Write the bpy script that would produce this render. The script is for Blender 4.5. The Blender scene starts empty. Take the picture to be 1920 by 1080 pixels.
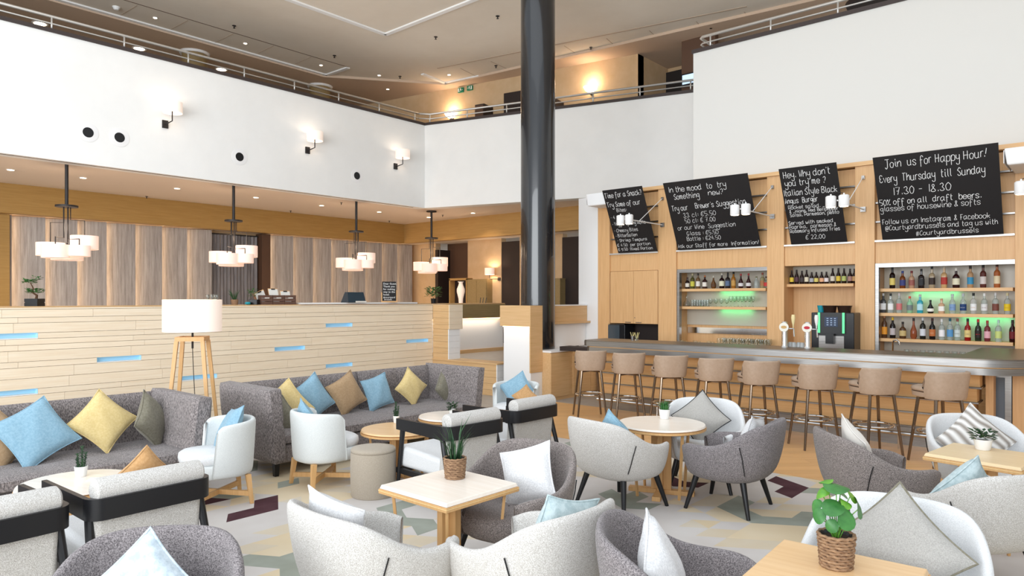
import bpy, math, random
from mathutils import Vector, Matrix
random.seed(7)
PI = math.pi
R = math.radians
S = bpy.context.scene
COL = S.collection

# ------------------------------------------------------------------ camera, light, exposure
F, H, HY, HEAD = 1305.0, 1.70, 560.0, R(41.1)
cam_d = bpy.data.cameras.new('camera'); cam = bpy.data.objects.new('camera', cam_d); COL.objects.link(cam)
cam.location = (0, 0, H); cam.rotation_euler = (R(90), 0, HEAD)
cam_d.sensor_width = 36; cam_d.lens = F / 1920 * 36; cam_d.shift_y = (HY - 540) / 1920
cam_d.clip_start = 0.05; cam_d.clip_end = 200
S.camera = cam
S.view_settings.view_transform = 'Standard'; S.view_settings.look = 'None'
S.view_settings.exposure = 0.0; S.view_settings.gamma = 1; S.view_settings.use_curve_mapping = False
W = bpy.data.worlds.new('World'); S.world = W; W.use_nodes = True
bg = W.node_tree.nodes['Background']; bg.inputs[0].default_value = (0.88, 0.94, 1.0, 1); bg.inputs[1].default_value = 1.0


def area(name, loc, rot, sx, sy, e, c, spread=None):
    l = bpy.data.lights.new(name, 'AREA'); l.shape = 'RECTANGLE'; l.size = sx; l.size_y = sy; l.energy = e; l.color = c
    if spread: l.spread = spread
    o = bpy.data.objects.new(name, l); COL.objects.link(o); o.location = loc; o.rotation_euler = rot
    return o


def point(name, loc, e, c, r=0.05):
    l = bpy.data.lights.new(name, 'POINT'); l.energy = e; l.color = c; l.shadow_soft_size = r
    o = bpy.data.objects.new(name, l); COL.objects.link(o); o.location = loc
    return o


def spot(name, loc, e, c, ang=110, r=0.06, blend=0.8, rot=(0, 0, 0)):
    l = bpy.data.lights.new(name, 'SPOT'); l.energy = e; l.color = c; l.shadow_soft_size = r; l.spot_size = R(ang); l.spot_blend = blend
    o = bpy.data.objects.new(name, l); COL.objects.link(o); o.location = loc; o.rotation_euler = rot
    return o


WARM = (1.0, 0.78, 0.56)
area('skylight', (-3.5, 2.0, 9.2), (0, 0, 0), 11, 9, 210, (0.93, 0.97, 1.0))
area('daylight_fill', (-3.0, -5.5, 3.5), (R(127), 0, R(30)), 12, 7, 1750, (0.93, 0.97, 1.0))  # unseen daylight panel, tilted up in place of bounce onto the ceiling


# ------------------------------------------------------------------ photograph pixel -> world (real planes)
def ray(px):
    t = (px - 960) / F
    return (-math.sin(HEAD) + t * math.cos(HEAD), math.cos(HEAD) + t * math.sin(HEAD))


def onY(px, Y):
    d = ray(px); k = Y / d[1]; return k * d[0], k          # X, depth


def onX(px, X):
    d = ray(px); k = X / d[0]; return k * d[1], k          # Y, depth


def zat(py, d): return H - (py - HY) * d / F


def atD(px, d):
    r = ray(px); return d * r[0], d * r[1]


def onZ(px, py, z=0.0):
    d = (H - z) * F / (py - HY); x, y = atD(px, d); return x, y


def head(alpha): return HEAD - R(alpha)                     # alpha clockwise from straight away


# ------------------------------------------------------------------ materials
def lin(c):
    return tuple((v / 255 / 12.92) if v / 255 <= 0.04045 else ((v / 255 + 0.055) / 1.055) ** 2.4 for v in c)


def mat(name, c, rough=0.6, metal=0.0, spec=0.5, emit=None, es=0.0, trans=0.0, ior=1.45, coat=0.0, sheen=0.0):
    m = bpy.data.materials.new(name); m.use_nodes = True
    b = m.node_tree.nodes['Principled BSDF']
    b.inputs['Base Color'].default_value = (*lin(c), 1); b.inputs['Roughness'].default_value = rough
    b.inputs['Metallic'].default_value = metal; b.inputs['Specular IOR Level'].default_value = spec
    b.inputs['Transmission Weight'].default_value = trans; b.inputs['IOR'].default_value = ior
    b.inputs['Coat Weight'].default_value = coat; b.inputs['Sheen Weight'].default_value = sheen
    if emit: b.inputs['Emission Color'].default_value = (*lin(emit), 1); b.inputs['Emission Strength'].default_value = es
    return m


def nodes(m):
    nt = m.node_tree; return nt, nt.nodes['Principled BSDF']


def noise_mix(m, c1, c2, scale, sc=(1, 1, 1), detail=4, rough=0.6, lo=0.3, hi=0.7, bump=0.0, bscale=None, rnd=0.0, rot=(0, 0, 0)):
    nt, b = nodes(m); N = nt.nodes; L = nt.links
    tc = N.new('ShaderNodeTexCoord'); mp = N.new('ShaderNodeMapping'); mp.inputs['Scale'].default_value = sc; mp.inputs['Rotation'].default_value = rot
    L.new(tc.outputs['Object'], mp.inputs['Vector'])
    src = mp.outputs['Vector']
    if rnd:
        oi = N.new('ShaderNodeObjectInfo'); ad = N.new('ShaderNodeVectorMath'); ad.operation = 'ADD'
        mu = N.new('ShaderNodeMath'); mu.operation = 'MULTIPLY'; mu.inputs[1].default_value = 37.0
        L.new(oi.outputs['Random'], mu.inputs[0]); L.new(mu.outputs[0], ad.inputs[1]); L.new(src, ad.inputs[0]); src = ad.outputs[0]
    n = N.new('ShaderNodeTexNoise'); n.inputs['Scale'].default_value = scale; n.inputs['Detail'].default_value = detail; n.inputs['Roughness'].default_value = rough
    L.new(src, n.inputs['Vector'])
    r = N.new('ShaderNodeValToRGB'); r.color_ramp.elements[0].position = lo; r.color_ramp.elements[1].position = hi
    r.color_ramp.elements[0].color = (*lin(c1), 1); r.color_ramp.elements[1].color = (*lin(c2), 1)
    L.new(n.outputs['Fac'], r.inputs['Fac'])
    out = r.outputs['Color']
    if rnd:
        hs = N.new('ShaderNodeHueSaturation'); ma = N.new('ShaderNodeMapRange'); ma.inputs['To Min'].default_value = 1 - rnd; ma.inputs['To Max'].default_value = 1 + rnd
        L.new(oi.outputs['Random'], ma.inputs['Value']); L.new(ma.outputs[0], hs.inputs['Value']); L.new(out, hs.inputs['Color']); out = hs.outputs['Color']
    L.new(out, b.inputs['Base Color'])
    if bump:
        bn = N.new('ShaderNodeTexNoise'); bn.inputs['Scale'].default_value = bscale or scale * 3; bn.inputs['Detail'].default_value = 2
        L.new(src if not bscale else tc.outputs['Object'], bn.inputs['Vector'])
        bp = N.new('ShaderNodeBump'); bp.inputs['Strength'].default_value = bump; bp.inputs['Distance'].default_value = 0.01
        L.new(bn.outputs['Fac'], bp.inputs['Height']); L.new(bp.outputs[0], b.inputs['Normal'])
    return m


def wood(name, c1, c2, axis='x', rough=0.45, rnd=0.04, fine=1.0):
    sc = {'x': (1.2, 30, 30), 'y': (30, 1.2, 30), 'z': (30, 30, 1.2)}[axis]
    m = mat(name, c1, rough)
    return noise_mix(m, c1, c2, 1.6 * fine, sc, 5, 0.65, 0.3, 0.72, rnd=rnd)


def fabric(name, c1, c2, scale=260, bump=0.35, sheen=0.15, sc=(1, 1, 1)):
    m = mat(name, c1, 0.92, spec=0.2, sheen=sheen)
    return noise_mix(m, c1, c2, scale, sc, 3, 0.7, 0.38, 0.62, bump=bump, bscale=scale * 1.3)


M = {}
M['wall'] = noise_mix(mat('wall_white', (240, 240, 238), 0.85, spec=0.2), (238, 238, 236), (243, 243, 241), 1.5)
M['wall_r'] = mat('wall_white_dimmed', (222, 221, 217), 0.85, spec=0.2)  # right wall greyed in colour to offset the strong light on it
M['beige'] = noise_mix(mat('wall_beige', (205, 176, 138), 0.85, spec=0.2), (200, 170, 132), (210, 182, 146), 3)
M['taupe'] = mat('wall_taupe', (186, 168, 150), 0.85, spec=0.2)
M['ceil'] = noise_mix(mat('ceiling_cream', (226, 216, 202), 0.9, spec=0.2), (222, 212, 198), (229, 220, 207), 1)
M['ceil_shade'] = mat('ceiling_shaded', (206, 182, 160), 0.9, spec=0.2)  # browner than the main ceiling: corridor shade put into the colour
M['ceil_low'] = mat('ceiling_low', (232, 218, 202), 0.9, spec=0.2)
M['white'] = mat('white_paint', (240, 240, 240), 0.5)
M['trim'] = mat('dark_trim', (62, 52, 50), 0.5)
M['steel'] = mat('rail_steel', (222, 220, 216), 0.42, metal=0.7)
M['brushed'] = noise_mix(mat('brushed_steel', (176, 174, 172), 0.33, metal=1), (138, 136, 134), (168, 166, 164), 3, (1, 1, 60), 3)
M['steel_top'] = mat('counter_steel', (128, 120, 112), 0.38, metal=.8)
M['chrome'] = mat('chrome', (220, 220, 220), 0.12, metal=1)
M['bronze'] = mat('bronze_leg', (128, 112, 98), 0.24, metal=1)
M['black'] = mat('black_lacquer', (26, 26, 29), 0.38)
M['iron'] = mat('black_iron', (38, 34, 34), 0.5)
M['column'] = mat('column_gloss', (20, 22, 27), 0.24, spec=0.7, coat=0.6)
M['dark'] = mat('dark_brown', (44, 33, 30), 0.6)
M['brown'] = mat('brown_panel', (92, 66, 50), 0.6)
M['screen'] = wood('ash_plank', (232, 211, 182), (241, 226, 203), 'y', 0.5, 0.025)
M['oak_b'] = wood('oak_band', (206, 166, 116), (222, 185, 138), 'x', 0.45, 0.02)
M['oak_by'] = wood('oak_band_y', (206, 166, 116), (222, 185, 138), 'y', 0.45, 0.02)
M['oak'] = wood('oak_veneer', (212, 164, 112), (228, 184, 132), 'z', 0.42, 0.02)
M['oak_h'] = wood('oak_horizontal', (218, 170, 116), (233, 191, 138), 'x', 0.42, 0.02)
M['fascia'] = wood('fascia_oak', (166, 128, 70), (182, 145, 84), 'y', 0.5, 0.02)
M['fascia_x'] = wood('fascia_oak_x', (172, 134, 78), (188, 150, 92), 'x', 0.5, 0.02)
M['olive'] = wood('olive_oak', (140, 118, 78), (156, 134, 92), 'y', 0.5, 0.0)
M['panel'] = noise_mix(mat('grey_veneer', (165, 158, 153), 0.55), (128, 119, 113), (182, 175, 170), 1.4, (16, 16, 0.8), 6, 0.7, 0.3, 0.72, rnd=0.03)
M['parquet'] = wood('parquet', (224, 172, 114), (236, 190, 134), 'x', 0.3, 0.05)
M['stone'] = noise_mix(mat('grey_stone', (168, 163, 156), 0.4), (160, 155, 148), (176, 171, 165), 6)
M['cream_c'] = noise_mix(mat('carpet_cream', (218, 200, 170), 0.95, spec=0.1), (214, 194, 160), (221, 206, 180), 1.6, detail=2, bump=0.2, bscale=500)
M['beige_c'] = noise_mix(mat('carpet_beige', (216, 200, 176), 0.95, spec=0.1), (209, 193, 166), (212, 202, 186), 2.2, detail=2, bump=0.2, bscale=500)
M['grey_c'] = noise_mix(mat('carpet_grey', (214, 208, 203), 0.95, spec=0.1), (203, 196, 191), (211, 206, 202), 2.2, detail=2, bump=0.2, bscale=500)
M['sage_c'] = noise_mix(mat('carpet_sage', (158, 162, 150), 0.95, spec=0.1), (150, 154, 142), (164, 168, 158), 4, detail=2, bump=0.2, bscale=500)
M['plum_c'] = noise_mix(mat('carpet_plum', (82, 56, 60), 0.95, spec=0.1), (76, 50, 55), (90, 63, 68), 5, detail=2, bump=0.2, bscale=500)
M['fab_l'] = fabric('fabric_light', (174, 169, 163), (223, 221, 218), 230)
M['fab_w'] = fabric('fabric_white', (212, 213, 214), (236, 237, 238))
M['fab_d'] = fabric('fabric_dark', (84, 79, 81), (158, 151, 152), 190)
M['fab_dw'] = fabric('fabric_brown_grey', (88, 81, 79), (162, 152, 148), 190)
M['fab_s'] = fabric('sofa_fabric', (88, 82, 82), (160, 151, 149), 125, sc=(1, 1, 0.4))
M['fab_b'] = fabric('barrel_fabric', (205, 209, 208), (226, 229, 228), 300, 0.2)
M['fab_p'] = fabric('pouf_fabric', (160, 148, 132), (184, 173, 158), 300, 0.2)
M['leather'] = noise_mix(mat('leather', (176, 152, 132), 0.5), (172, 149, 128), (181, 158, 138), 30, bump=0.08, bscale=220)
M['c_blue'] = fabric('cushion_blue', (128, 164, 184), (144, 178, 196), 60, 0.1)
M['c_pale'] = fabric('cushion_pale_blue', (170, 184, 194), (200, 211, 218), 30, 0.1)
M['c_mist'] = fabric('cushion_mist', (170, 190, 194), (196, 212, 215), 30, 0.1)
M['c_yellow'] = fabric('cushion_yellow', (208, 184, 126), (218, 196, 142), 60, 0.1)
M['c_khaki'] = fabric('cushion_khaki', (162, 134, 102), (174, 147, 115), 60, 0.1)
M['c_olive'] = fabric('cushion_olive', (118, 113, 97), (134, 129, 114), 60, 0.1)
M['c_tan'] = fabric('cushion_tan', (184, 142, 96), (198, 158, 112), 60, 0.1)
M['c_grey'] = fabric('cushion_grey', (160, 157, 152), (182, 179, 174), 200, 0.2)
M['c_white'] = fabric('cushion_white', (206, 206, 208), (228, 228, 229), 120, 0.15)
m = mat('cushion_stripe', (200, 196, 190), 0.7); M['c_stripe'] = m
M['c_silk'] = mat('cushion_silk', (224, 219, 212), 0.38, spec=0.6, sheen=0.3)
nt, b = nodes(m); tc = nt.nodes.new('ShaderNodeTexCoord'); wv = nt.nodes.new('ShaderNodeTexWave'); wv.inputs['Scale'].default_value = 5; wv.inputs['Distortion'].default_value = 5; wv.inputs['Detail'].default_value = 1
wv.inputs['Detail Scale'].default_value = 0.7
rp = nt.nodes.new('ShaderNodeValToRGB'); rp.color_ramp.elements[0].color = (*lin((150, 142, 134)), 1); rp.color_ramp.elements[1].color = (*lin((232, 230, 227)), 1)
nt.links.new(tc.outputs['Object'], wv.inputs['Vector']); nt.links.new(wv.outputs['Fac'], rp.inputs['Fac']); nt.links.new(rp.outputs[0], b.inputs['Base Color'])
M['top_w'] = wood('table_top_white', (240, 228, 214), (248, 240, 230), 'x', 0.25, 0.0, 0.6)
M['top_o'] = wood('table_top_oak', (226, 184, 132), (238, 202, 156), 'x', 0.3, 0.0, 0.6)
M['top_o2'] = wood('table_top_pale', (232, 203, 158), (242, 218, 178), 'x', 0.3, 0.0, 0.6)
M['leg_w'] = wood('leg_oak', (206, 160, 104), (222, 178, 124), 'z', 0.45, 0.0)
M['shade'] = mat('lamp_shade', (246, 238, 230), 0.8, emit=(255, 222, 200), es=0.36)
M['shade_p'] = mat('pendant_shade', (246, 234, 224), 0.8, emit=(255, 205, 182), es=0.42)
M['glow'] = mat('lamp_glow', (255, 240, 215), 0.5, emit=(255, 232, 200), es=9)
M['led'] = mat('led_strip', (255, 220, 180), 0.5, emit=(255, 205, 150), es=6)
M['board'] = mat('chalkboard', (27, 25, 27), 0.55)
M['chalk'] = mat('chalk', (235, 235, 235), 0.9)
M['glass'] = mat('clear_glass', (245, 250, 250), 0.03, trans=1.0, ior=1.4)
M['glassd'] = mat('dark_glass', (70, 78, 84), 0.1, spec=0.7)
M['backp'] = mat('frosted_back', (196, 188, 172), 0.3)
M['blue'] = mat('slot_blue', (170, 214, 240), 0.4, emit=(120, 190, 235), es=0.3)  # faint glow added to lift the slots out of their recess shade
M['pot_w'] = mat('pot_white', (236, 236, 234), 0.45)
M['soil'] = mat('soil', (52, 38, 28), 0.95)
M['leaf'] = noise_mix(mat('leaf_green', (52, 110, 52), 0.4), (40, 92, 44), (74, 136, 66), 12)
M['leaf2'] = noise_mix(mat('leaf_bright', (96, 160, 48), 0.35), (66, 140, 50), (132, 184, 62), 9)
M['leaf3'] = noise_mix(mat('leaf_dark', (34, 66, 40), 0.45), (28, 56, 36), (56, 92, 54), 12)
M['basket'] = noise_mix(mat('basket_rope', (140, 108, 80), 0.85), (102, 74, 54), (172, 138, 106), 40, (1, 1, 3))
M['green'] = mat('sign_green', (20, 110, 80), 0.5, emit=(20, 120, 85), es=0.15)
M['screen_l'] = mat('display', (190, 215, 235), 0.3, emit=(190, 215, 240), es=0.9)
M['neon'] = mat('neon_green', (90, 230, 140), 0.4, emit=(90, 235, 140), es=1.0)
M['teal'] = mat('teal_plastic', (30, 150, 165), 0.4)
M['plas_b'] = mat('black_plastic', (24, 25, 28), 0.3)
M['curtain'] = noise_mix(mat('curtain_grey', (128, 124, 126), 0.8), (112, 108, 110), (146, 142, 144), 3, (6, 6, 0.5))
M['crate'] = wood('crate_brown', (92, 66, 56), (112, 84, 72), 'y', 0.6, 0.0)
M['paper'] = mat('paper', (238, 236, 230), 0.8)
_cm = {}


def cm(c, rough=0.45, trans=0.0, metal=0):
    k = (c, rough, trans, metal)
    if k not in _cm: _cm[k] = mat('tint_%d' % len(_cm), c, rough, trans=trans, metal=metal, ior=1.4)
    return _cm[k]


# ------------------------------------------------------------------ mesh helpers
class MB:
    def __init__(s): s.v = []; s.f = []; s.mi = []

    def add(s, vs, fs, mi=0):
        o = len(s.v); s.v += [tuple(p) for p in vs]; s.f += [tuple(o + i for i in f) for f in fs]; s.mi += [mi] * len(fs); return s

    def box(s, x0, x1, y0, y1, z0, z1, mi=0, mtx=None):
        vs = [Vector((x, y, z)) for z in (z0, z1) for y in (y0, y1) for x in (x0, x1)]
        if mtx: vs = [mtx @ p for p in vs]
        return s.add(vs, [(0, 2, 3, 1), (4, 5, 7, 6), (0, 1, 5, 4), (2, 6, 7, 3), (0, 4, 6, 2), (1, 3, 7, 5)], mi)

    def frust(s, p0, p1, a0, b0, a1, b1, mi=0):
        p0 = Vector(p0); p1 = Vector(p1)
        vs = [p0 + Vector((sx * a0, sy * b0, 0)) for sx, sy in ((-1, -1), (1, -1), (1, 1), (-1, 1))] + \
             [p1 + Vector((sx * a1, sy * b1, 0)) for sx, sy in ((-1, -1), (1, -1), (1, 1), (-1, 1))]
        return s.add(vs, [(3, 2, 1, 0), (4, 5, 6, 7), (0, 1, 5, 4), (1, 2, 6, 5), (2, 3, 7, 6), (3, 0, 4, 7)], mi)

    def prism(s, pts, z0, z1, mi=0):
        n = len(pts)
        a = sum(pts[i][0] * pts[(i + 1) % n][1] - pts[(i + 1) % n][0] * pts[i][1] for i in range(n))
        if a < 0: pts = pts[::-1]
        vs = [(x, y, z0) for x, y in pts] + [(x, y, z1) for x, y in pts]
        return s.add(vs, [tuple(range(n))[::-1], tuple(range(n, 2 * n))] + [(i, (i + 1) % n, n + (i + 1) % n, n + i) for i in range(n)], mi)

    def tube(s, path, r, seg=8, closed=False, mi=0):
        path = [Vector(p) for p in path]; n = len(path); rr = r if isinstance(r, (list, tuple)) else [r] * n
        rings = []
        prev = None
        for i, p in enumerate(path):
            if closed: t = path[(i + 1) % n] - path[i - 1]
            else: t = path[min(i + 1, n - 1)] - path[max(i - 1, 0)]
            t.normalize()
            if prev is None:
                a = Vector((0, 0, 1)) if abs(t.z) < 0.9 else Vector((1, 0, 0))
                u = t.cross(a).normalized()
            else:
                u = (prev - t * prev.dot(t)).normalized()
            prev = u; w = t.cross(u)
            rings.append([p + (u * math.cos(2 * PI * k / seg) + w * math.sin(2 * PI * k / seg)) * rr[i] for k in range(seg)])
        vs = [q for rg in rings for q in rg]; fs = []
        for i in range(n if closed else n - 1):
            j = (i + 1) % n
            for k in range(seg):
                fs.append((i * seg + k, i * seg + (k + 1) % seg, j * seg + (k + 1) % seg, j * seg + k))
        if not closed: fs += [tuple(range(seg))[::-1], tuple(range((n - 1) * seg, n * seg))]
        return s.add(vs, fs, mi)

    def lathe(s, prof, seg=20, c=(0, 0), pw=2.0, mi=0, cap=True, sy=1.0):
        vs = []; n = len(prof)
        for r, z in prof:
            for k in range(seg):
                a = 2 * PI * (k + 0.5) / seg; ca, sa = math.cos(a), math.sin(a)
                q = (abs(ca) ** pw + abs(sa) ** pw) ** (-1 / pw)
                vs.append((c[0] + r * q * ca, c[1] + r * q * sa * sy, z))
        fs = [(i * seg + k, i * seg + (k + 1) % seg, (i + 1) * seg + (k + 1) % seg, (i + 1) * seg + k) for i in range(n - 1) for k in range(seg)]
        if cap: fs += [tuple(range(seg))[::-1], tuple(range((n - 1) * seg, n * seg))]
        return s.add(vs, fs, mi)

    def grid(s, rows, mi=0, flip=False):
        n = len(rows); m_ = len(rows[0]); vs = [p for r in rows for p in r]
        fs = [(i * m_ + j, i * m_ + j + 1, (i + 1) * m_ + j + 1, (i + 1) * m_ + j) for i in range(n - 1) for j in range(m_ - 1)]
        if flip: fs = [f[::-1] for f in fs]
        return s.add(vs, fs, mi)


def obj(name, mb, mt, parent=None, smooth=False, bevel=0, sub=0, loc=None, rot=None, seg=2):
    me = bpy.data.meshes.new(name); me.from_pydata(mb.v, [], mb.f)
    for k in (mt if isinstance(mt, (list, tuple)) else [mt]): me.materials.append(k)
    if any(mb.mi): me.polygons.foreach_set('material_index', mb.mi)
    if smooth or sub: me.polygons.foreach_set('use_smooth', [True] * len(mb.f))
    me.update()
    o = bpy.data.objects.new(name, me); COL.objects.link(o)
    if parent: o.parent = parent
    if loc: o.location = loc
    if rot: o.rotation_euler = rot
    if bevel:
        b = o.modifiers.new('bevel', 'BEVEL'); b.width = bevel; b.segments = seg; b.limit_method = 'ANGLE'; b.angle_limit = R(40)
    if sub:
        b = o.modifiers.new('sub', 'SUBSURF'); b.levels = sub; b.render_levels = sub
    if smooth == 'auto':
        me.polygons.foreach_set('use_smooth', [True] * len(mb.f)); me.set_sharp_from_angle(angle=R(35))
    return o


def tag(o, label, cat, group=None, kind=None):
    if label: o['label'] = label
    if cat: o['category'] = cat
    if group: o['group'] = group
    if kind: o['kind'] = kind
    return o


def thing(name, label, cat, loc=(0, 0, 0), rz=0, group=None):
    o = bpy.data.objects.new(name, None); o.empty_display_size = 0.1; COL.objects.link(o)
    o.location = loc; o.rotation_euler = (0, 0, rz)
    return tag(o, label, cat, group)


def struct(name, mb, mt, parent=None, **k):
    o = obj(name, mb, mt, parent, **k)
    if not parent: o['kind'] = 'structure'
    return o


def kids(o): return [c for c in o.children]


def dup(root, loc, rz, label=None, group=None):
    r = root.copy(); COL.objects.link(r); r.location = loc
    r.rotation_euler = (root.rotation_euler[0], root.rotation_euler[1], rz)
    if label: r['label'] = label
    if group: r['group'] = group
    for ch in kids(root):
        c = ch.copy(); COL.objects.link(c); c.parent = r
        for g in kids(ch):
            d = g.copy(); COL.objects.link(d); d.parent = c
    return r


def text_mesh(lines, mt, parent, off=-0.004, name='lettering', mtx=None, shear=0.0):
    """lines: (string, x, z, size[, align]) in the XZ plane facing -Y; one flat mesh."""
    mb = MB()
    for ln in lines:
        s, x, z, size = ln[:4]
        cu = bpy.data.curves.new('t', 'FONT'); cu.body = s; cu.size = size; cu.resolution_u = 2; cu.offset = off * size * 4; cu.shear = shear
        cu.align_x = ln[4] if len(ln) > 4 else 'LEFT'
        cu.space_character = 1.05
        rot = ln[5] if len(ln) > 5 else 0
        o = bpy.data.objects.new('t', cu); COL.objects.link(o)
        me = bpy.data.meshes.new_from_object(o.evaluated_get(bpy.context.evaluated_depsgraph_get()))
        cr, sr = math.cos(rot), math.sin(rot)
        vs = [(x + v.co.x * cr - v.co.y * sr, 0, z + v.co.x * sr + v.co.y * cr) for v in me.vertices]
        if mtx: vs = [mtx @ Vector(p) for p in vs]
        mb.add(vs, [tuple(p.vertices) for p in me.polygons])
        bpy.data.objects.remove(o); bpy.data.curves.remove(cu); bpy.data.meshes.remove(me)
    return obj(name, mb, mt, parent)


# ================================================================== SETTING
XA, YD, YB, XS = -13.0, 11.3, 10.8, -9.8      # balcony wall, right wall, bar back front plane, ash screen
struct('floor', MB().box(-24, 4, -4, 20, -0.12, 0), M['stone'])
struct('floor_platform', MB().prism([(-24, -4), (-9.95, -4), (-9.95, 9.35), (-7.95, 9.35), (-7.95, 11.0), (-7.5, 11.0), (-7.5, 20), (-24, 20)], 0, 0.45), M['stone'])
CA, CB = (-13.02, 11.6), (-4.6, 14.03)
cdir = Vector((CB[0] - CA[0], CB[1] - CA[1])).normalized(); cn = Vector((-cdir.y, cdir.x))
o = struct('wall_left', MB().box(XA - 0.3, XA, -3, 11.65, 3.95, 6.0), M['wall'])


def cquad(z0, z1, t0, t1, a=CA, b_=CB):
    a = Vector(a); b_ = Vector(b_)
    return MB().prism([tuple(a + cn * t0), tuple(b_ + cn * t0), tuple(b_ + cn * t1), tuple(a + cn * t1)], z0, z1)


struct('wall_back', cquad(3.95, 6.0, 0, 0.3), M['wall'])
XD0 = onY(1300, YD)[0]
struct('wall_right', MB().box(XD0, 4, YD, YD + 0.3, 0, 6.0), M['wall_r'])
# dark coping on the parapets
struct('trim_1', MB().box(XA - 0.34, XA + 0.03, -3, 11.62, 6.0, 6.06), M['trim'])
struct('trim_2', cquad(6.0, 6.06, -0.03, 0.34), M['trim'])
struct('trim_3', MB().box(XD0 - 0.02, 4, YD - 0.03, YD + 0.34, 6.0, 6.06), M['trim'])
# lower ceiling and oak fascias
struct('ceiling_lower', MB().prism([(-24, -3), (XA - .01, -3), (CA[0] - .01, CA[1] + .02), (CB[0], CB[1] + .02), (CB[0], 20), (-24, 20)], 3.96, 4.15), M['ceil_low'])
struct('trim_4', MB().box(XA - 0.10, XA - 0.085, -3, 11.3, 3.945, 3.962), M['dark'])
fa = struct('trim_5', MB().box(-16.6, -16.4, -3, 13.8, 3.38, 3.96), M['fascia'])
struct('trim_6', MB().box(-16.4, -5, 13.8, 14.0, 3.38, 3.96), M['fascia_x'])
struct('ceiling_alcove', MB().box(-24, -16.6, -3, 20, 3.4, 3.5).box(-16.6, -5, 14, 20, 3.4, 3.5), M['ceil_low'])
# upper storey
struct('floor_upper', MB().prism([(-24, -3), (XA - .29, -3), (CA[0] - .29, CA[1] + .35), (CB[0], CB[1] + .29), (CB[0], 20), (-24, 20)], 4.95, 5.1), M['stone'])
UW = lambda X: 12.5 + 0.19 * (X + 16.2)
a_, b_ = (-24, UW(-24)), (-8.35, UW(-8.35))
struct('wall_upper', MB().prism([a_, b_, (b_[0], b_[1] + 0.25), (a_[0], a_[1] + 0.25)], 5.1, 7.4), M['beige'])
struct('wall_upper_return', MB().prism([(-8.35, 13.98), (-8.35, 15.4), (-8.6, 15.4), (-8.6, 13.98)], 5.1, 7.4), M['beige'])
struct('wall_upper_far', MB().box(-8.5, 4, 15.4, 15.6, 5.1, 7.4), M['beige'])
struct('wall_upper_left', MB().box(-20.2, -20, -3, 12, 5.1, 7.4), M['brown'])
# main ceiling (opening left for the glazed roof over the lounge)
CZ = 7.4
struct('ceiling', MB().prism([(-24, -3), (-10.4, -3), (-10.4, 8.2), (4, 8.2), (4, 20), (-24, 20)], CZ + 0.001, CZ + 0.3), M['ceil'])
struct('ceiling_corridor', MB().prism([(-24, -3), (-15.25, -3), (-15.25, 10.2), onZ(835, 155, 7.4), (4, 14.6), (4, 20), (-24, 20)], CZ - 0.06, CZ), M['ceil_shade'])
cl = bpy.data.objects.new('ceiling_edge_strips', None); COL.objects.link(cl); cl['kind'] = 'structure'
cz = lambda px, py: onZ(px, py, CZ)


def strip(a, b2, w, z0, z1, m_, nm):
    a = Vector(a); b2 = Vector(b2); d = (b2 - a).normalized(); n = Vector((-d.y, d.x)) * w
    obj(nm, MB().prism([tuple(a + n), tuple(b2 + n), tuple(b2 - n), tuple(a - n)], CZ + z0, CZ + z1), M[m_], cl)


e1 = cz(612, 140); e2 = cz(835, 155); e3 = cz(1580, 0); e4 = (e2[0] + (e3[0] - e2[0]) * 2, e2[1] + (e3[1] - e2[1]) * 2)
for a, b2 in (((e1[0], -3), e1), (e1, cz(653, 126)), (cz(792, 138), e2), (e2, e4), ((-11.9, -3), (-11.9, 9.5)), ((-11.9, 9.5), (0, 9.5))):
    strip(a, b2, .05, -.03, .002, 'white', 'light_strip')
for a, b2 in (((257, 10), (227, 28)), ((352, 38), (320, 55)), ((437, 63), (403, 80)), ((513, 86), (483, 100)), ((583, 107), (553, 120)), ((863, 128), (893, 143)), ((920, 115), (957, 132)), ((1058, 86), (1090, 107)), ((1137, 72), (1160, 92)), ((1217, 57), (1240, 78)), ((1305, 40), (1325, 60)), ((1395, 22), (1413, 42))):
    strip(cz(*a), cz(*b2), .007, -.004, .001, 'taupe', 'panel_joint')
strip((-14.3, -3), cz(653, 126), .009, -.004, .001, 'brown', 'panel_joint')
strip(cz(820, 128), cz(1400, 12), .022, -.008, .001, 'taupe', 'slot_diffuser')

# ---- grey panel wall with glowing reveals
pan = bpy.data.objects.new('wall_panelled', None); COL.objects.link(pan); pan['kind'] = 'structure'
XP = -16.75
struct('wall_behind_panels', MB().box(XP - 0.35, XP - 0.3, -3, 15, 0.45, 3.4), M['beige'])


def panel_run(edges):
    for a, b2 in zip(edges[:-1], edges[1:]):
        y0 = onX(a, XP)[0]; y1 = onX(b2, XP)[0]
        obj('panel', MB().prism([(XP - 0.2, y0 + 0.02), (XP, y1 + 0.0), (XP - 0.03, y1), (XP - 0.23, y0 + 0.02)], 0.45, 3.38), M['panel'], pan)
        obj('light_strip', MB().box(XP - 0.26, XP - 0.24, y0 - 0.02, y0, 0.5, 3.36), M['led'], pan)
        l = area('reveal_light', (XP - 0.11, y0 + 0.005, 1.95), (R(90), 0, R(14)), 0.03, 2.8, 4.2, (1, .72, .46))


panel_run([-80, 22, 85, 145, 200, 254, 304, 351, 397])
panel_run([508, 550, 587, 621, 653, 685, 716, 745, 773])
struct('trim_7', MB().box(XP - 0.3, XP + 0.08, onX(-6, XP)[0], onX(16, XP)[0], 0.45, 3.38), M['fascia'])
ya, yb = onX(397, XP)[0], onX(506, XP)[0]
struct('trim_8', MB().box(XP - 0.28, XP + 0.03, onX(490, XP)[0], yb, 0.45, 3.38), M['brown'])
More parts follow.
